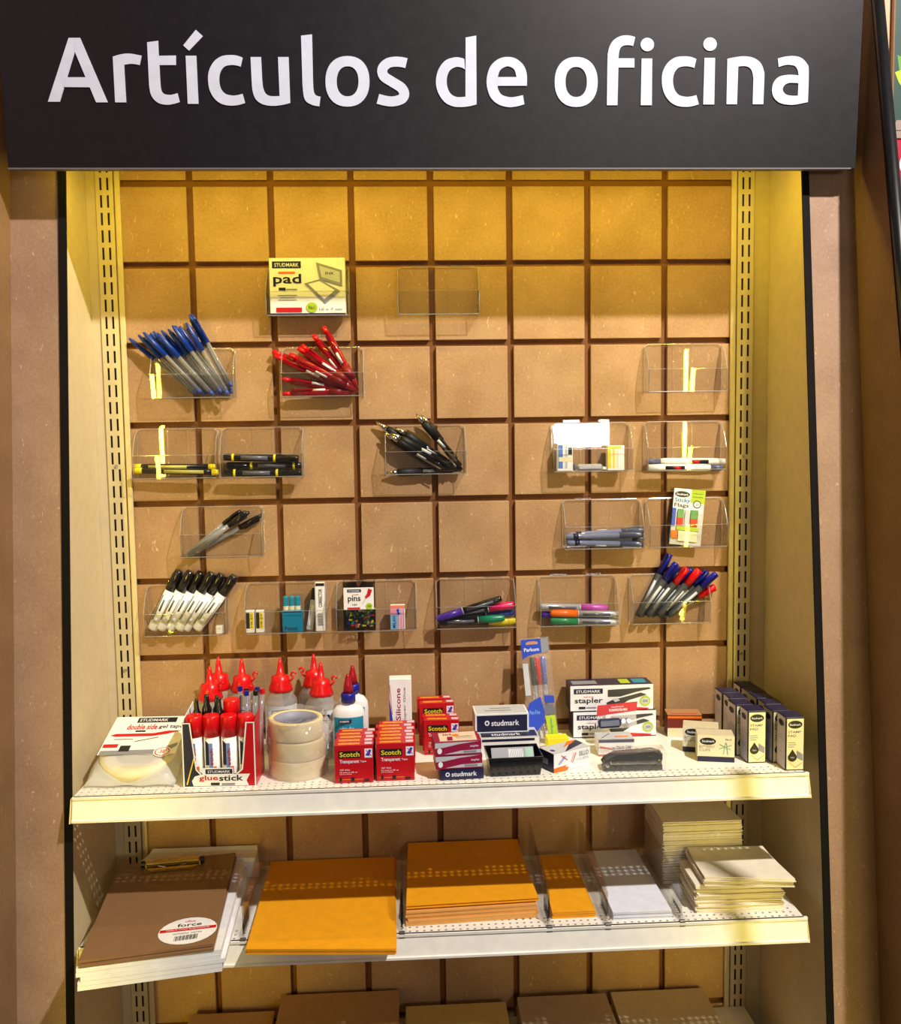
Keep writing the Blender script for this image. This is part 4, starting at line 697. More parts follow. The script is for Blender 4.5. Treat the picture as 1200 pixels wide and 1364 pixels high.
for i, (px, py, Y, rz_, lab) in enumerate([(584, 957, -.060, .02, 'rearmost red tape box standing alone against the board'), (580, 957, -.036, .0, 'red tape box directly behind the rearmost pair, against the board'), (588, 984, -.088, -.04, 'red tape box standing in front of the rear pair'), (590, 990, -.106, -.06, 'shadowed red tape box behind the maroon staple boxes')]):
    o = dup(sp); c = onY(px, py, Y); lift = [.0125, .0125, 0, 0][i]
    o.location = (c.x - .002, Y, Z1 + .0003 + lift); o.rotation_euler = (0, 0, rz_); o['label'] = lab; o['group'] = 'red tape boxes at the rear'
carton('tape_multipack', 'dark red flat carton lying under the rear tape boxes', 'box', (onY(583, 960, -.05).x - .001, -.0625, Z1 + .0002), 0, .056, .045, .0122, REDC, [('front_print', 'front', [('t', .1, .3, .4, .4, 'Scotch', YELP)])])

# small white glue bottle(s)
sg = thing('white_glue_bottle', 'white glue bottle with teal label and red and blue cap', 'bottle', (0, 0, 0))
mb = MB(); vs = []; prf = [(.0215, 0), (.0235, .003), (.0235, .066), (.0225, .074), (.0175, .081), (.0095, .084), (.0095, .087)]; mb.lathe(prf, WPL, 24, sy=.62); mb.build('bottle_body', sg, smooth=True)
mb = MB(); mb.lathe([(.0105, .0865), (.0105, .098), (.009, .100)], BLUED, 16); mb.build('collar', sg, smooth=True); mb = MB(); mb.lathe([(.0076, .100), (.0058, .112), (.0032, .124), (.0022, .127)], M('dark_red_nozzle', (170, 16, 34), .3), 14); mb.build('nozzle', sg, smooth=True)
mb = MB(); nn = 10
for i in range(nn):
    a0 = math.pi * (1.17 + .66 * i / nn); a1 = math.pi * (1.17 + .66 * (i + 1) / nn); P0 = (.0241 * math.cos(a0), .0241 * .62 * math.sin(a0)); P1 = (.0241 * math.cos(a1), .0241 * .62 * math.sin(a1)); mb.add([(*P0, .012), (*P1, .012), (*P1, .067), (*P0, .067)], [(0, 1, 2, 3)], TEAL)
lb = mb.build('label', sg, smooth=True); art('label_print', lb, (-.017, -.0158, .045), (1, 0, 0), (0, 0, 1), .034, .022, [('r', .05, .66, .55, .24, NAVY), ('t', .1, .72, .4, .12, 'STUDMARK', WHT), ('t', .1, .08, .6, .36, 'white glue', WHT)], .0006)
c = onY(464, 938, -.115); sg.location = (c.x, -.115, Z1 + .0003); sg.rotation_euler = (0, 0, .1)
o = dup(sg, 'second white glue bottle half hidden behind the teal labelled one'); c = onY(472, 930, -.065); o.location = (c.x - .002, -.065, Z1 + .0003); o.rotation_euler = (0, 0, -.3); sg['group'] = o['group'] = 'white glue bottles'
c = onY(534, 957, -.075)
carton('silicone_carton', 'tall white carton with blue sweep and sideways lettering by the tape boxes', 'box', (c.x, -.078, Z1 + .0003), 0, .0330, .022, .108, CARDW, [('front_print', 'front', [('p', [(0, .0), (.28, .0), (.14, .4), (0, .75)], BLUE), ('l', (.02, .92), (.12, .5), .0007, RED), ('tv', .28, .42, .22, .45, 'Silicone', MAG), ('tv', .62, .38, .14, .5, 'Super Glue', GREY), ('e', .45, .25, .16, .09, LGREY)]), ('side_print', 'left', [('r', 0, 0, 1, 1, LGREY)])])

# staples boxes
ms = [('r', 0, 0, 1, 1, MAG), ('p', [(0, .55), (0, .95), (.95, .95), (.5, .8), (.2, .6)], LGREY), ('p', [(.2, .08), (1, .08), (1, .34), (.55, .3)], LGREY), ('t', .76, .5, .18, .2, 'staples', WHT), ('e', .1, .35, .05, .22, CARDW), ('r', .62, .12, .28, .16, GREY)]
mt = [('p', [(.12, .08), (.92, .05), (.95, .95), (.14, .92)], M('peach_print', (226, 204, 180), .4)), ('p', [(.28, .12), (.4, .12), (.42, .5), (.3, .5)], MAG), ('l', (.5, .3), (.85, .3), .001, GREY), ('l', (.48, .4), (.85, .45), .001, INK), ('l', (.52, .5), (.8, .52), .001, GREY), ('e', .5, .62, .08, .12, ORG), ('t', .22, .62, .2, .2, '26/6', MAG)]
l0, r0, w0 = frontbox((587, 1040), (644, 1037), Z1)
carton('navy_staple_box', 'flat navy box under the maroon staple boxes, front of shelf', 'box', (l0[0], l0[1], Z1 + .0003), r0, .060, .036, .0155, M('navy_card', (26, 30, 70), .4), [('front_print', 'front', [('e', .17, .5, .05, .2, WHT), ('t', .26, .3, .58, .42, 'studmark', .018, WHT), ('e', .17, .5, .025, .1, NAVY)])])
mgb = None
for i, lab in enumerate(['lower maroon and white staple box of the stack', 'upper maroon and white staple box with picture lid']):
    Z = Z1 + .0162 + i * .0192; c = Vector((l0[0] - .004 - i * .001, l0[1] - .001, Z))
    if i == 0: o = mgb = carton('staple_box', lab, 'box', c, r0 + .01, .0635, .042, .0185, MAG, [('front_print', 'front', ms), ('top_print', 'top', mt), ('side_print', 'right', ms)])
    else: o = dup(mgb, lab); o.location = c; o.rotation_euler = (0, 0, r0 + .035)
    o['group'] = 'maroon staple boxes'
nb = [('r', .0, .0, 1, 1, WHT), ('r', .03, .06, .94, .86, NAVY), ('e', .22, .52, .045, .14, WHT), ('t', .30, .36, .52, .3, 'studmark', .018, WHT), ('e', .22, .52, .02, .07, NAVY)]
carton('studded_clip_box', 'white lower carton carrying the navy labelled clip carton', 'box', (.0995, -.122, Z1 + .0003), .02, .086, .055, .0275, CARDW, [('top_print', 'top', [('r', 0, 0, 1, 1, LGREY), ('r', .02, .1, .96, .5, NAVY), ('t', .2, .2, .5, .2, 'studmark', WHT)]), ('front_print', 'front', [('r', .02, .82, .9, .14, NAVY)])])
carton('navy_clip_box', 'navy fronted white edged carton with studmark lettering on top', 'box', (.0905, -.098, Z1 + .0285), .02, .080, .045, .0285, CARDW, [('front_print', 'front', nb), ('top_print', 'top', [('r', .03, .05, .94, .9, LGREY), ('r', .2, .3, .5, .1, GREY), ('r', .3, .55, .4, .1, GREY)]), ('side_print', 'left', [('r', .05, .1, .9, .8, LGREY)])])
# black tray of clips
l0, r0, w0 = frontbox((655, 1035), (719, 1032), Z1)
t = thing('clip_tray', 'open black plastic tray of binder clips near the shelf front', 'tray', (l0[0], l0[1], Z1 + .0003), r0); mb = MB(); a, b = .034, .038; D = .048; H = .027; k_ = .0012
bo = [(-a, 0, 0), (a, 0, 0), (a, D, 0), (-a, D, 0)]; to = [(-b, -.004, H), (b, -.004, H), (b, D + .003, H), (-b, D + .003, H)]; ti = [(-b + k_, -.004 + k_, H), (b - k_, -.004 + k_, H), (b - k_, D + .003 - k_, H), (-b + k_, D + .003 - k_, H)]; bi = [(-a + k_, k_, k_), (a - k_, k_, k_), (a - k_, D - k_, k_), (-a + k_, D - k_, k_)]
mb.add(bo + to + ti + bi, [(3, 2, 1, 0), (12, 13, 14, 15)] + [(i, (i + 1) % 4, 4 + (i + 1) % 4, 4 + i) for i in range(4)] + [(4 + i, 4 + (i + 1) % 4, 8 + (i + 1) % 4, 8 + i) for i in range(4)] + [(8 + i, 8 + (i + 1) % 4, 12 + (i + 1) % 4, 12 + i) for i in range(4)], PBLK); mb.build('tray_body', t)
mb = MB(); mb.box(-b, b, -.0055, -.0038, H - .0025, H + .0006, PBLK, .0004); mb.build('rim', t)
o = thing('clip_card', 'grey and green packet leaning inside the black clip tray', 'packet', Vector((l0[0] - .001, l0[1] + .014, Z1 + .010)), r0); o.rotation_euler = (math.radians(-38), 0, r0)
mb = MB(); mb.box(-.030, .030, 0, .001, 0, .026, GREY, .0003); mb.build('card', o); art('card_print', o, (-.03, 0, 0), (1, 0, 0), (0, 0, 1), .06, .026, [('r', .8, .4, .18, .55, GRN2), ('r', .4, .2, .35, .7, LGREY)] + [('l', (.4 + i * .05, .2), (.5 + i * .05, .9), .0006, GREY) for i in range(6)])
for i, (dx, m) in enumerate([(-.016, M('brass_clip', (150, 120, 50), .3, metal=.8)), (.004, PBLK), (.018, PBLK)]):
    q = thing('binder_clip', ['brass coloured clip lying in the black tray', 'black binder clip in the middle of the black tray', 'black binder clip at the right of the black tray'][i], 'clip', Vector((l0[0] + dx, l0[1] + .0065, Z1 + .0016)), r0); mb = MB(); mb.prism([(-.005, -.0035, 0), (-.005, .0035, 0), (-.005, .0006, .008), (-.005, -.0006, .008)], (.010, 0, 0), m); mb.build('clip_body', q)
    for s in (-1, 1): mb = MB(); mb.tube([(-.003, 0, .008), (-.003, s * .003, .014), (.003, s * .003, .014), (.003, 0, .008)], .0004, CHROME, 5); mb.build('wire_handle', q)

# pen bag
t = thing('pen_pouch', 'clear hanging pouch of three pens with blue printed header', 'pouch', (.157, -.075, Z1 + .0015)); t.rotation_euler = (math.radians(-14), math.radians(-3.5), 0); w = .046; h = .160
mb = MB(); nx, nz = 6, 14; vs = []; fs = []
for s in (0, 1):
    for j in range(nz + 1):
        for i in range(nx + 1): u, v = i / nx, j / nz; e = (1 - (2 * u - 1) ** 4) * (1 - abs(2 * v - 1) ** 5); vs.append((-w / 2 + u * w, (-.0062 if s == 0 else .0062) * e * (1 if v < .8 else .2) + (.0004 if s else -.0004), v * h))
n = (nx + 1) * (nz + 1)
for s in (0, 1):
    for j in range(nz):
        for i in range(nx): a = s * n + j * (nx + 1) + i; q = (a, a + 1, a + nx + 2, a + nx + 1); fs.append(q if s == 0 else q[::-1])
mb.add(vs, fs, film('pouch_film', (.97, .97, .98), 1.5, .08, diff=.07, wrinkle=60)); mb.build('clear_pouch', t, smooth=True)
art('header_print', t, (-w / 2, -.003, 0), (1, 0, 0), (0, 0, 1), w, h, [('p', [(.04, .80), (.04, .985), (.70, .985), (.70, .85), (.5, .845), (.25, .83)], BLUE), ('p', [(.70, .85), (.70, .985), (.95, .985), (.95, .86)], GREY), ('p', [(.2, .935), (.6, .935), (.6, .955), (.48, .965), (.3, .965), (.2, .955)], M('hanger_hole', (190, 140, 100), .6)), ('t', .12, .87, .5, .035, 'Parkom', WHT)])
art('wrap_print', t, (-w / 2, -.0072, 0), (1, 0, 0), (0, 0, 1), w, h, [('p', [(.02, .14), (.02, .32), (.12, .39), (.5, .44), (.6, .3), (.55, .2), (.2, .10)], BLUE), ('p', [(.62, .45), (.95, .44), (.95, .37), (.62, .38)], BLUE), ('t', .1, .28, .34, .04, 'Pen-Fine', M('sky_text', (120, 170, 240), .4)), ('p', [(.66, .02), (.97, .02), (.93, .26), (.6, .26)], LIME), ('p', [(.6, .27), (.9, .27), (.9, .36), (.6, .36)], PGREY), ('tv', .72, .04, .1, .2, 'Triangular', GRN2), ('r', .02, .46, .18, .3, LGREY)])
for i, (dx, m) in enumerate([(-.0065, DGRN), (.0015, REDP), (.0100, M('periwinkle_cap', (96, 110, 200), .3))]):
    q = MB(); q.lathe([(.0014, .008), (.0036, .02), (.0036, .088)], CLRP, 8, (dx, 0, 0)); q.lathe([(.0012, .01), (.0012, .09)], m, 6, (dx, 0, 0)); q.lathe([(.0040, .088), (.0038, .128), (.003, .13)], m, 10, (dx, 0, 0)); q.build('fineliner', t, smooth=True)
o = carton('yellow_note_pad', 'bright yellow note pad lying by the foot of the pen pouch', 'note pad', (.172, -.112, Z1 + .0003), .05, .032, .020, .0215, M('yellow_note', (246, 232, 30), .6), [('top_print', 'top', [('r', .1, .1, .8, .03, M('yellow_line', (220, 200, 20), .6)), ('r', .1, .5, .8, .02, MC['yellow_line'])])])
# paper clip carton
l0, r0, w0 = frontbox((735, 1031), (789, 1018), Z1)
carton('paper_clip_box', 'white paper clip carton turned at an angle with orange corner', 'box', (l0[0], l0[1], Z1 + .0003), r0, .064, .034, .0265, CARDW, [('front_print', 'front', [('p', [(0, 0), (.36, 0), (.4, .16), (.3, .22), (.36, .3), (0, .24)], ORG), ('l', (.12, .4), (.3, .8), .0012, BLUE), ('l', (.16, .38), (.34, .78), .0008, M('clip_blue', (80, 140, 210), .4)), ('l', (.2, .85), (.36, .55), .0012, RED), ('l', (.5, .35), (.6, .85), .0012, RED), ('l', (.46, .38), (.55, .86), .0008, RED), ('t', .68, .62, .26, .26, 'SILLO', GREY), ('t', .6, .42, .34, .12, 'CLIPS', LGREY)]),
    ('side_print', 'left', [('r', 0, 0, 1, 1, NAVY), ('r', .2, .3, .4, .3, GREY)]), ('top_print', 'top', [('r', .0, .0, 1, 1, LGREY), ('p', [(.3, 0), (1, .5), (1, 1), (.7, .7)], NAVY), ('p', [(.45, .5), (.75, 1), (1, 1), (.75, .7)], ORG), ('e', .12, .4, .05, .12, PURP)])])
# stapler cartons
st = [('r', .0, .0, 1, 1, WHT), ('r', 0, 0, 1, .03, NAVY), *brand(.04, .68, .35, .2), ('t', .16, .53, .12, .06, 'half strip', RED), ('t', .05, .27, .34, .26, 'stapler', .018, INK), ('r', .1, .1, .08, .09, INK), ('r', .19, .12, .15, .05, GREY),
      ('p', [(.45, .55), (.45, .82), (.95, .88), (.97, .82), (.8, .72), (.6, .55)], M('stapler_grey', (60, 60, 62), .4)), ('p', [(.45, .2), (.43, .32), (.5, .42), (.85, .68), (.92, .6), (.7, .4), (.6, .2)], MC['stapler_grey']), ('p', [(.5, .46), (.56, .5), (.6, .4), (.54, .34)], LGREY), ('p', [(.47, .0), (.49, .2), (.95, .08), (.93, .03)], RED), ('e', .90, .36, .065, .2, LIME), ('e', .90, .36, .045, .13, LGREY), ('t', .87, .31, .06, .09, '20', INK)]
l0, r0, w0 = frontbox((761, 979), (873, 979), Z1)
o = carton('stapler_carton', 'lower white stapler carton, half hidden behind the red header packet', 'box', (l0[0], -.050, Z1 + .0003), 0, .129, .040, .0405, NAVY, [('front_print', 'front', st), ('top_print', 'top', [('r', .04, .2, .3, .5, GREY), ('r', .62, .2, .12, .6, LIME), ('r', .78, .2, .16, .6, TEAL)])], 'stapler cartons')
s2 = dup(o, 'upper white stapler carton with stapler picture, fully in view'); s2.location = (l0[0] - .0045, -.050, Z1 + .0416); s2['group'] = 'stapler cartons'
# mini stapler blister with red header
t = thing('mini_stapler_packet', 'clear packet with red header holding a small dark blue stapler', 'packet', onY(826, 978, -.088)); t.location.z = Z1 + .026; t.rotation_euler = (math.radians(-14), math.radians(-2), 0)
mb = MB(); mb.box(-.034, .026, 0, .0008, 0, .036, film('packet_film', (.95, .9, .9), 1.4, .2, diff=.25), .0002); mb.build('clear_film', t)
art('header_print', t, (-.034, -.0006, .020), (1, 0, 0), (0, 0, 1), .065, .018, [('p', [(0, 0), (.04, .85), (.98, 1), (.94, .25)], REDC), ('t', .3, .3, .42, .22, 'ENGRAPADORA MINI', WHT), ('t', .35, .6, .3, .15, 'studmark', LGREY)])
mb = MB(); mb.box(-.034, .0, -.012, -.0008, .002, .016, M('stapler_navy', (40, 50, 84), .25), .003); mb.build('stapler_body', t)
for dx in (.004, .012): mb = MB(); mb.lathe([(.004, -.0004), (.0045, -.006), (.003, -.010)], CHROME, 12, (dx, 0, .011), 'y'); mb.build('spring_dome', t, smooth=True)
c = onY(818, 1003, -.12)
carton('small_staple_carton', 'small white and red staple carton under the red header packet', 'box', (c.x, -.135, Z1 + .0003), -.02, .052, .034, .0245, CARDW, [('front_print', 'front', [('r', 0, .82, 1, .18, PGREY), ('t', .5, .4, .4, .22, '26/6 5M', GREY), ('p', [(.02, .5), (.45, .35), (.46, .42), (.03, .62)], ORG), ('e', .42, .4, .05, .12, LGREY), ('r', 0, 0, 1, .12, M('rose_print', (190, 120, 110), .4))]), ('top_print', 'top', [('r', 0, 0, 1, 1, LGREY), ('l', (.1, .2), (.4, .8), .002, PGREY), ('r', .5, .3, .4, .15, ORG)])])
t = thing('mini_stapler', 'black mini stapler wrapped in clear film at the shelf front', 'stapler', (.2615, -.196, Z1 + .0006), -.03)
mb = MB(); mb.prism([(-.040, 0, 0), (.042, 0, 0), (.042, 0, .007), (-.034, 0, .007), (-.040, 0, .004)], (0, .018, 0), PBLK); mb.build('stapler_base', t); mb = MB(); mb.box(-.030, .042, .001, .017, .0075, .0135, CHROME, .0008); mb.build('staple_rail', t)
mb = MB(); mb.prism([(-.041, -.0005, .010), (-.03, -.0005, .0140), (.042, -.0005, .0140), (.042, -.0005, .0225), (.03, -.0005, .0262), (-.022, -.0005, .0225), (-.036, -.0005, .016)], (0, .019, 0), M('stapler_charcoal', (26, 27, 32), .3, coat=.1)); mb.build('stapler_arm', t)
mb = MB(); mb.lathe([(.003, 0), (.003, -.002)], CHROME, 10, (.036, -.0005, .011), 'y'); mb.lathe([(.0025, 0), (.0025, -.002)], CHROME, 10, (-.035, -.0005, .008), 'y'); mb.build('rivet', t)
mb = MB(); mb.prism([(-.045, -.003, 0), (.046, -.003, 0), (.047, -.003, .026), (.03, -.003, .030), (-.025, -.003, .027), (-.047, -.003, .012)], (0, .0003, 0), THINW); mb.prism([(-.045, -.003, .026), (.046, -.003, .0285), (.046, .022, .0285), (-.045, .022, .026)], (0, 0, .0003), THINW); mb.build('clear_film', t)

# binder clip cartons
bcp = [('r', 0, 0, 1, 1, M('cream_card', (226, 218, 190), .45)), ('r', 0, 0, 1, .2, NAVY), ('e', .28, .78, .22, .14, INK), ('t', .12, .74, .34, .09, 'Studmark', WHT), ('t', .05, .52, .42, .1, 'BUTTERFLY', GREY), ('t', .05, .40, .3, .09, 'CLIPS', GREY), ('t', .76, .84, .16, .06, 'No.2', INK),
       ('l', (.58, .5), (.92, .66), .0009, M('mint_print', (110, 170, 150), .4)), ('l', (.6, .68), (.9, .48), .0009, MC['mint_print']), ('l', (.7, .3), (.76, .75), .0009, MC['mint_print']), ('l', (.82, .3), (.78, .74), .0009, MC['mint_print'])]
l0, r0, w0 = frontbox((929, 1012), (978, 1018), Z1)
o = carton('butterfly_clip_box', 'front cream clip carton with black oval and mint clip drawing', 'box', (l0[0], l0[1], Z1 + .0003), r0 + .25, .051, .030, .038, M('cream_card2', (206, 196, 164), .5), [('front_print', 'front', bcp), ('side_print', 'right', [('r', 0, 0, 1, 1, PGREY)])], 'cream clip cartons')
o2 = dup(o, 'second cream clip carton, half hidden behind the front one'); o2.location = (l0[0] - .009, l0[1] + .040, Z1 + .0003); o2.rotation_euler = (0, 0, r0 + .15); o2['group'] = 'cream clip cartons'
carton('red_clip_box', 'red and tan carton at the rear behind the cream clip cartons', 'box', (.377, -.060, Z1 + .0003), -.12, .052, .032, .034, M('brown_red_card', (120, 40, 30), .5), [('front_print', 'front', [('r', 0, 0, 1, .4, CREAMP), ('r', 0, .85, 1, .1, ORG)]), ('top_print', 'top', [('r', 0, 0, 1, 1, M('tan_print', (176, 128, 84), .5)), ('r', .1, .2, .8, .1, REDC)])])
# stamp pad ink boxes
ipf = [('r', .06, .02, .9, .95, M('ivory_card', (236, 228, 180), .45)), ('e', .5, .86, .38, .075, INK), ('t', .2, .84, .6, .04, 'Studmark', WHT), ('t', .12, .70, .7, .045, 'STAMP', M('plum_text', (110, 90, 110), .5)), ('t', .12, .63, .44, .045, 'PAD', MC['plum_text']), ('r', .12, .52, .4, .012, GREY), ('r', .12, .48, .44, .012, GREY), ('r', .12, .44, .34, .012, GREY),
       ('p', [(.6, .38), (.92, .3), (.92, .18), (.6, .24)], GREY), ('e', .36, .25, .24, .08, INK), ('p', [(.16, .29), (.36, .40), (.56, .29)], INK), ('t', .25, .23, .22, .03, 'TINTA', LGREY), ('l', (.2, .16), (.52, .06), .0006, ORG), ('l', (.52, .06), (.9, .15), .0006, ORG)]
ips = [('r', .04, .02, .92, .96, M('lilac_card', (206, 196, 206), .5)), ('e', .5, .85, .3, .06, INK), ('r', .3, .6, .4, .01, GREY), ('r', .25, .55, .5, .01, GREY), ('r', .3, .3, .4, .01, GREY)]
ib = carton('stamp_ink_box', '', 'box', (0, 0, 0), 0, .0262, .030, .0752, M('navy_black_card', (24, 22, 40), .4), [('front_print', 'front', ipf), ('left_print', 'left', ips), ('top_print', 'top', [('r', .05, .05, .9, .9, M('top_navy', (34, 32, 70), .35))])])
k_ = 0
for colx, y0, sk, n, nm in ((.4430, -.1815, .0, 4, 'left'), (.4835, -.2150, .0, 6, 'right')):
    for j in range(n):
        o = ib if k_ == 0 else dup(ib); k_ += 1
        dx = [0, -.006, -.003, -.004, -.003, -.005][j]; o.location = (colx + dx, y0 + j * .0318, Z1 + .0003); o.rotation_euler = (0, 0, [.0, .05, -.03, .02, .04, 0][j])
        if colx + dx > .4825 and j: o.location.x = .481
        o['label'] = 'front ink box of the %s row of cream and navy cartons' % nm if j == 0 else '%s ink box counted back from the front, %s row' % (['', 'second', 'third', 'fourth', 'fifth', 'rearmost'][j] if not (n == 4 and j == 3) else 'rearmost', nm); o['group'] = 'stamp ink boxes, %s row' % nm

# ================================================================== PAPER SHELF
def sheet_stack(name, labels, cat, quad, z0, n, th, m, group, jit=.0015, env=None, parts=None, gap=.0003, twist=.004, curl=0):
    """quad: BL, BR, FR, FL corner x,y ; every sheet is its own thing"""
    c = Vector((sum(q[0] for q in quad) / 4, sum(q[1] for q in quad) / 4, 0)); nx = 6; ny = 4; vs = []; fs = []
    for s in (0, 1):
        for j in range(ny + 1):
            for i in range(nx + 1):
                u, v = i / nx, j / ny; p = [quad[0][a] * (1 - u) * (1 - v) + quad[1][a] * u * (1 - v) + quad[2][a] * u * v + quad[3][a] * (1 - u) * v for a in (0, 1)]
                z = curl * (abs(2 * v - 1) ** 2) * (1 if v < .5 else .25); vs.append((p[0] - c.x, p[1] - c.y, z + (th if s else 0)))
    N_ = (nx + 1) * (ny + 1)
    for s in (0, 1):
        for j in range(ny):
            for i in range(nx): a = s * N_ + j * (nx + 1) + i; q = (a, a + nx + 1, a + nx + 2, a + 1); fs.append(q if s else q[::-1])
    ring = [i for i in range(nx + 1)] + [j * (nx + 1) + nx for j in range(1, ny + 1)] + [ny * (nx + 1) + i for i in range(nx - 1, -1, -1)] + [j * (nx + 1) for j in range(ny - 1, 0, -1)]
    for i in range(len(ring)): a, b = ring[i], ring[(i + 1) % len(ring)]; fs.append((a, b, N_ + b, N_ + a))
    mb = MB(); mb.add(vs, fs, m); base = mb.build(name, None); base.location = (c.x, c.y, z0 + .0003)
    out = []
    for k_ in range(n):
        o = base if k_ == 0 else base.copy()
        if k_: COL.objects.link(o)
        o.location = (c.x + random.uniform(-jit, jit), c.y + random.uniform(-jit, jit) + 0, z0 + .0003 + k_ * (th + gap)); o.rotation_euler = (0, 0, random.uniform(-twist, twist))
        tag(o, labels[1] if k_ == n - 1 else labels[0] + ', %s from the top' % ordn(n - k_), cat, group); out.append(o)
    return out
# white sheets under the clipboards
sheet_stack('white_pad', ('thick white paper pad under the brown clipboards', 'uppermost white paper pad just under the brown clipboards'), 'paper pad', [(-.476, -.050), (-.300, -.050), (-.289, -.298), (-.459, -.328)], Z2, 5, .0055, PAPERW, 'white pads under the clipboards', .003)
sheet_stack('white_sheet', ('large white sheet behind the clipboards at shelf rear', 'topmost large white sheet with lifted corner behind the clipboards'), 'paper', [(-.452, -.009), (-.290, -.009), (-.282, -.047), (-.462, -.047)], Z2, 4, .0075, PAPERW, 'large white sheets at the rear', .001, curl=.004)
# clipboards
cbq = [(-.486, -.064), (-.318, -.038), (-.301, -.298), (-.459, -.325)]
zc = Z2 + .0300
for i in range(2):
    t = thing('clipboard', ['lower brown hardboard clipboard under the stickered one', 'top brown hardboard clipboard with oval white sticker and metal clip'][i], 'clipboard', (-.392, -.18, zc + i * .0042), 0, 'brown clipboards'); mb = MB()
    q = [(a + .392 - (0 if i else -.002), b + .18 - (0 if i else .003)) for a, b in cbq]; mb.prism([(a, b, 0) for a, b in q][::-1], (0, 0, .0032), HARD); mb.build('board', t)
    if i:
        e = onZ(252, 1244, zc + .0074); ang = .16
        art('oval_sticker', t, Vector((e.x + .392 - .037, e.y + .18 - .030, .0033)), (1, .14, 0), (-.1, 1, 0), .074, .066, [('e', .5, .5, .5, .5, CARDW), ('r', .02, .50, .96, .11, RED), ('t', .3, .66, .42, .13, 'force', .018, INK), ('t', .42, .82, .18, .07, 'office', RED), ('t', .12, .53, .75, .05, 'TABLA CON SUJETADOR', WHT), ('t', .25, .38, .5, .06, 'tamaño carta', GREY)] + [('r', .3 + .02 * k2, .14, .012 if k2 % 3 else .006, .17, INK) for k2 in range(20)])
        cl = onZ(230, 1150, zc + .012); cc_ = Vector((cl.x + .392, cl.y + .18, .0034)); mb = MB(); mb.box(-.042, .042, -.004, .010, 0, .0012, CHROME, .0003); CSM = M('clip_chrome_led_tint', (250, 226, 130), .14, metal=1); mb.lathe([(.0052, -.038), (.0052, .038)], CSM, 16, (0, .003, .0062), 'x'); mb.prism([(-.038, -.010, .0012), (.038, -.010, .0012), (.030, -.016, .0012), (-.030, -.016, .0012)], (0, 0, .003), CSM); o = mb.build('metal_clip', t); o.location = cc_; o.rotation_euler = (0, 0, .12)  # chrome clip bar: yellow LED reflection put into its gold tint
        for s in (-1, 1): m2 = MB(); m2.lathe([(.0048, 0), (.0048, s * .006)], PBLK, 10, (s * .040, .003, .0055), 'x'); m2.build('clip_end', o)
        m2 = MB(); m2.tube([(-.02, -.004, .004), (0, -.013, .002), (.02, -.004, .004)], .0012, CHROME, 6); m2.build('clip_lever', o)
G1 = 'golden envelopes, left stack'
sheet_stack('golden_envelope', ('large golden envelope in the left stack', 'topmost large golden envelope of the left stack'), 'envelope', [(-.268, -.010), (-.0735, -.010), (-.0705, -.277), (-.266, -.262)], Z2, 6, .0011, KRAFT, G1, .0015)
sheet_stack('golden_envelope', ('thick golden envelope in the middle stack', 'thick golden envelope at the upper side of the middle stack'), 'envelope', [(-.052, -.012), (.122, -.012), (.127, -.197), (-.056, -.206)], Z2, 7, .0024, KRAFTE, 'golden envelopes, middle stack', .002)
sheet_stack('golden_envelope', ('golden envelope on the middle stack', 'topmost curled golden envelope of the middle stack'), 'envelope', [(-.052, -.012), (.122, -.012), (.130, -.192), (-.056, -.200)], Z2 + .0192, 2, .0012, KRAFT, 'golden envelopes on top of the middle stack', .001, gap=.0016, curl=.007)
sheet_stack('small_golden_envelope', ('small golden envelope in the narrow stack', 'topmost small golden envelope of the narrow stack'), 'envelope', [(.153, -.028), (.207, -.028), (.208, -.203), (.147, -.203)], Z2, 5, .0014, KRAFT, 'small golden envelopes', .001, gap=.0006)
sheet_stack('white_envelope', ('white letter envelope in the narrow white stack', 'topmost white letter envelope of the narrow white stack'), 'envelope', [(.230, -.022), (.310, -.022), (.3125, -.214), (.230, -.214)], Z2, 7, .0013, M('bluish_paper', (228, 230, 240), .6), 'white letter envelopes', .001, gap=.0003)
sheet_stack('cream_envelope', ('cream envelope in the front right stack', 'topmost cream envelope of the front right stack'), 'envelope', [(.352, -.128), (.462, -.128), (.474, -.206), (.350, -.204)], Z2, 22, .0017, CRM, 'cream envelopes, front right stack', .0025, gap=.0002, twist=.02)
sheet_stack('cream_envelope', ('loose cream envelope on the front right pile', 'uppermost loose cream envelope of the front right pile'), 'envelope', [(.363, -.122), (.475, -.127), (.482, -.226), (.360, -.210)], Z2 + .042, 6, .0017, CRM, 'loose cream envelopes, front right pile', .003, gap=.0006, twist=.03, curl=.003)
sheet_stack('cream_envelope', ('cream envelope in the rear right stack', 'topmost cream envelope of the rear right stack'), 'envelope', [(.328, -.012), (.440, -.012), (.447, -.118), (.328, -.118)], Z2, 50, .0017, CRM, 'cream envelopes, rear right stack', .0015, gap=.0002, twist=.01)
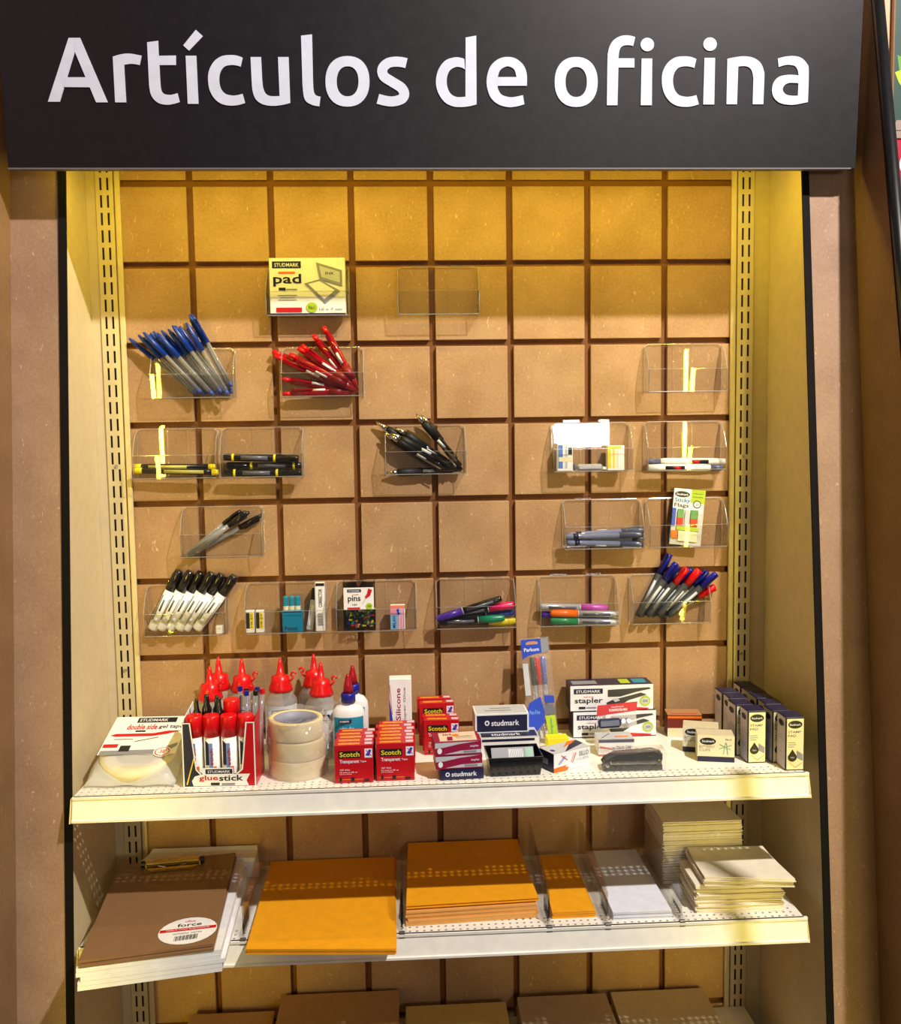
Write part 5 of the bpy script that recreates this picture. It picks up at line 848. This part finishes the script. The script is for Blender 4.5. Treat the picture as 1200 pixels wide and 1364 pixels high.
# clear dividers
def divider(px, label, x, zt):
    t = thing('shelf_divider', label, 'divider', (x, -.2236, Z2 + .0003), 0, 'clear shelf dividers'); mb = MB()
    mb.prism([(0, .001, 0), (0, .208, 0), (0, .208, .062), (0, .190, .064), (0, .012, zt), (0, .003, zt - .008)], (.0022, 0, 0), ACR); mb.build('divider_plate', t)
    for j in range(6): mb = MB(); y = .006 + j * .007; mb.box(-.0008, .0030, y, y + .0014, .004, zt - .008, ACR, .0002); mb.build('rib', t)
    mb = MB(); mb.box(-.006, .008, .0, .200, 0, .0012, ACR); mb.build('foot', t); mb = MB(); mb.box(-.003, .005, -.004, .0008, -.006, .0022, M('smoke_clip', (90, 84, 80), .3), .0004); mb.build('front_clip', t)
for lab, x in (('clear divider between the white pads and the golden envelopes', -.2775), ('clear divider left of the middle golden stack', -.0635), ('clear divider right of the middle golden stack', .1385), ('clear divider between small golden and white envelopes', .2195), ('clear divider between white and cream envelopes', .3230)): divider(0, lab, x, .050)

# ================================================================== LOWEST SHELF
def low(name, lab, quad, n, th, m, g, cat='envelope', curl=0): sheet_stack(name, (lab, 'topmost ' + lab), cat, quad, Z3, n, th, m, g, .001, curl=curl)
low('tan_envelope', 'tan envelope at the lower left, below the clipboards', [(-.400, -.018), (-.270, -.018), (-.270, -.21), (-.41, -.21)], 8, .0042, M('tan_paper', (204, 164, 110), .7), 'tan envelopes, lowest shelf left')
low('brown_envelope', 'brown envelope at the lower centre, below the golden envelopes', [(-.258, -.012), (-.072, -.012), (-.072, -.21), (-.262, -.21)], 10, .0052, M('brown_paper', (200, 156, 104), .7), 'brown envelopes, lowest shelf', curl=.002)
low('yellow_envelope', 'pale yellow envelope at the lower middle', [(-.060, -.020), (.100, -.020), (.100, -.21), (-.062, -.21)], 7, .0046, M('pale_yellow_paper', (226, 200, 120), .7), 'pale yellow envelopes, lowest shelf')
low('grey_envelope', 'greyish kraft envelope at the lower right of centre', [(.118, -.020), (.262, -.020), (.262, -.21), (.116, -.21)], 8, .0048, M('greyish_kraft', (196, 172, 140), .7), 'greyish envelopes, lowest shelf')
low('beige_envelope', 'beige envelope at the lower right corner', [(.272, -.012), (.425, -.012), (.425, -.21), (.270, -.21)], 7, .0046, M('beige_paper', (216, 196, 160), .7), 'beige envelopes, lowest shelf', curl=.003)
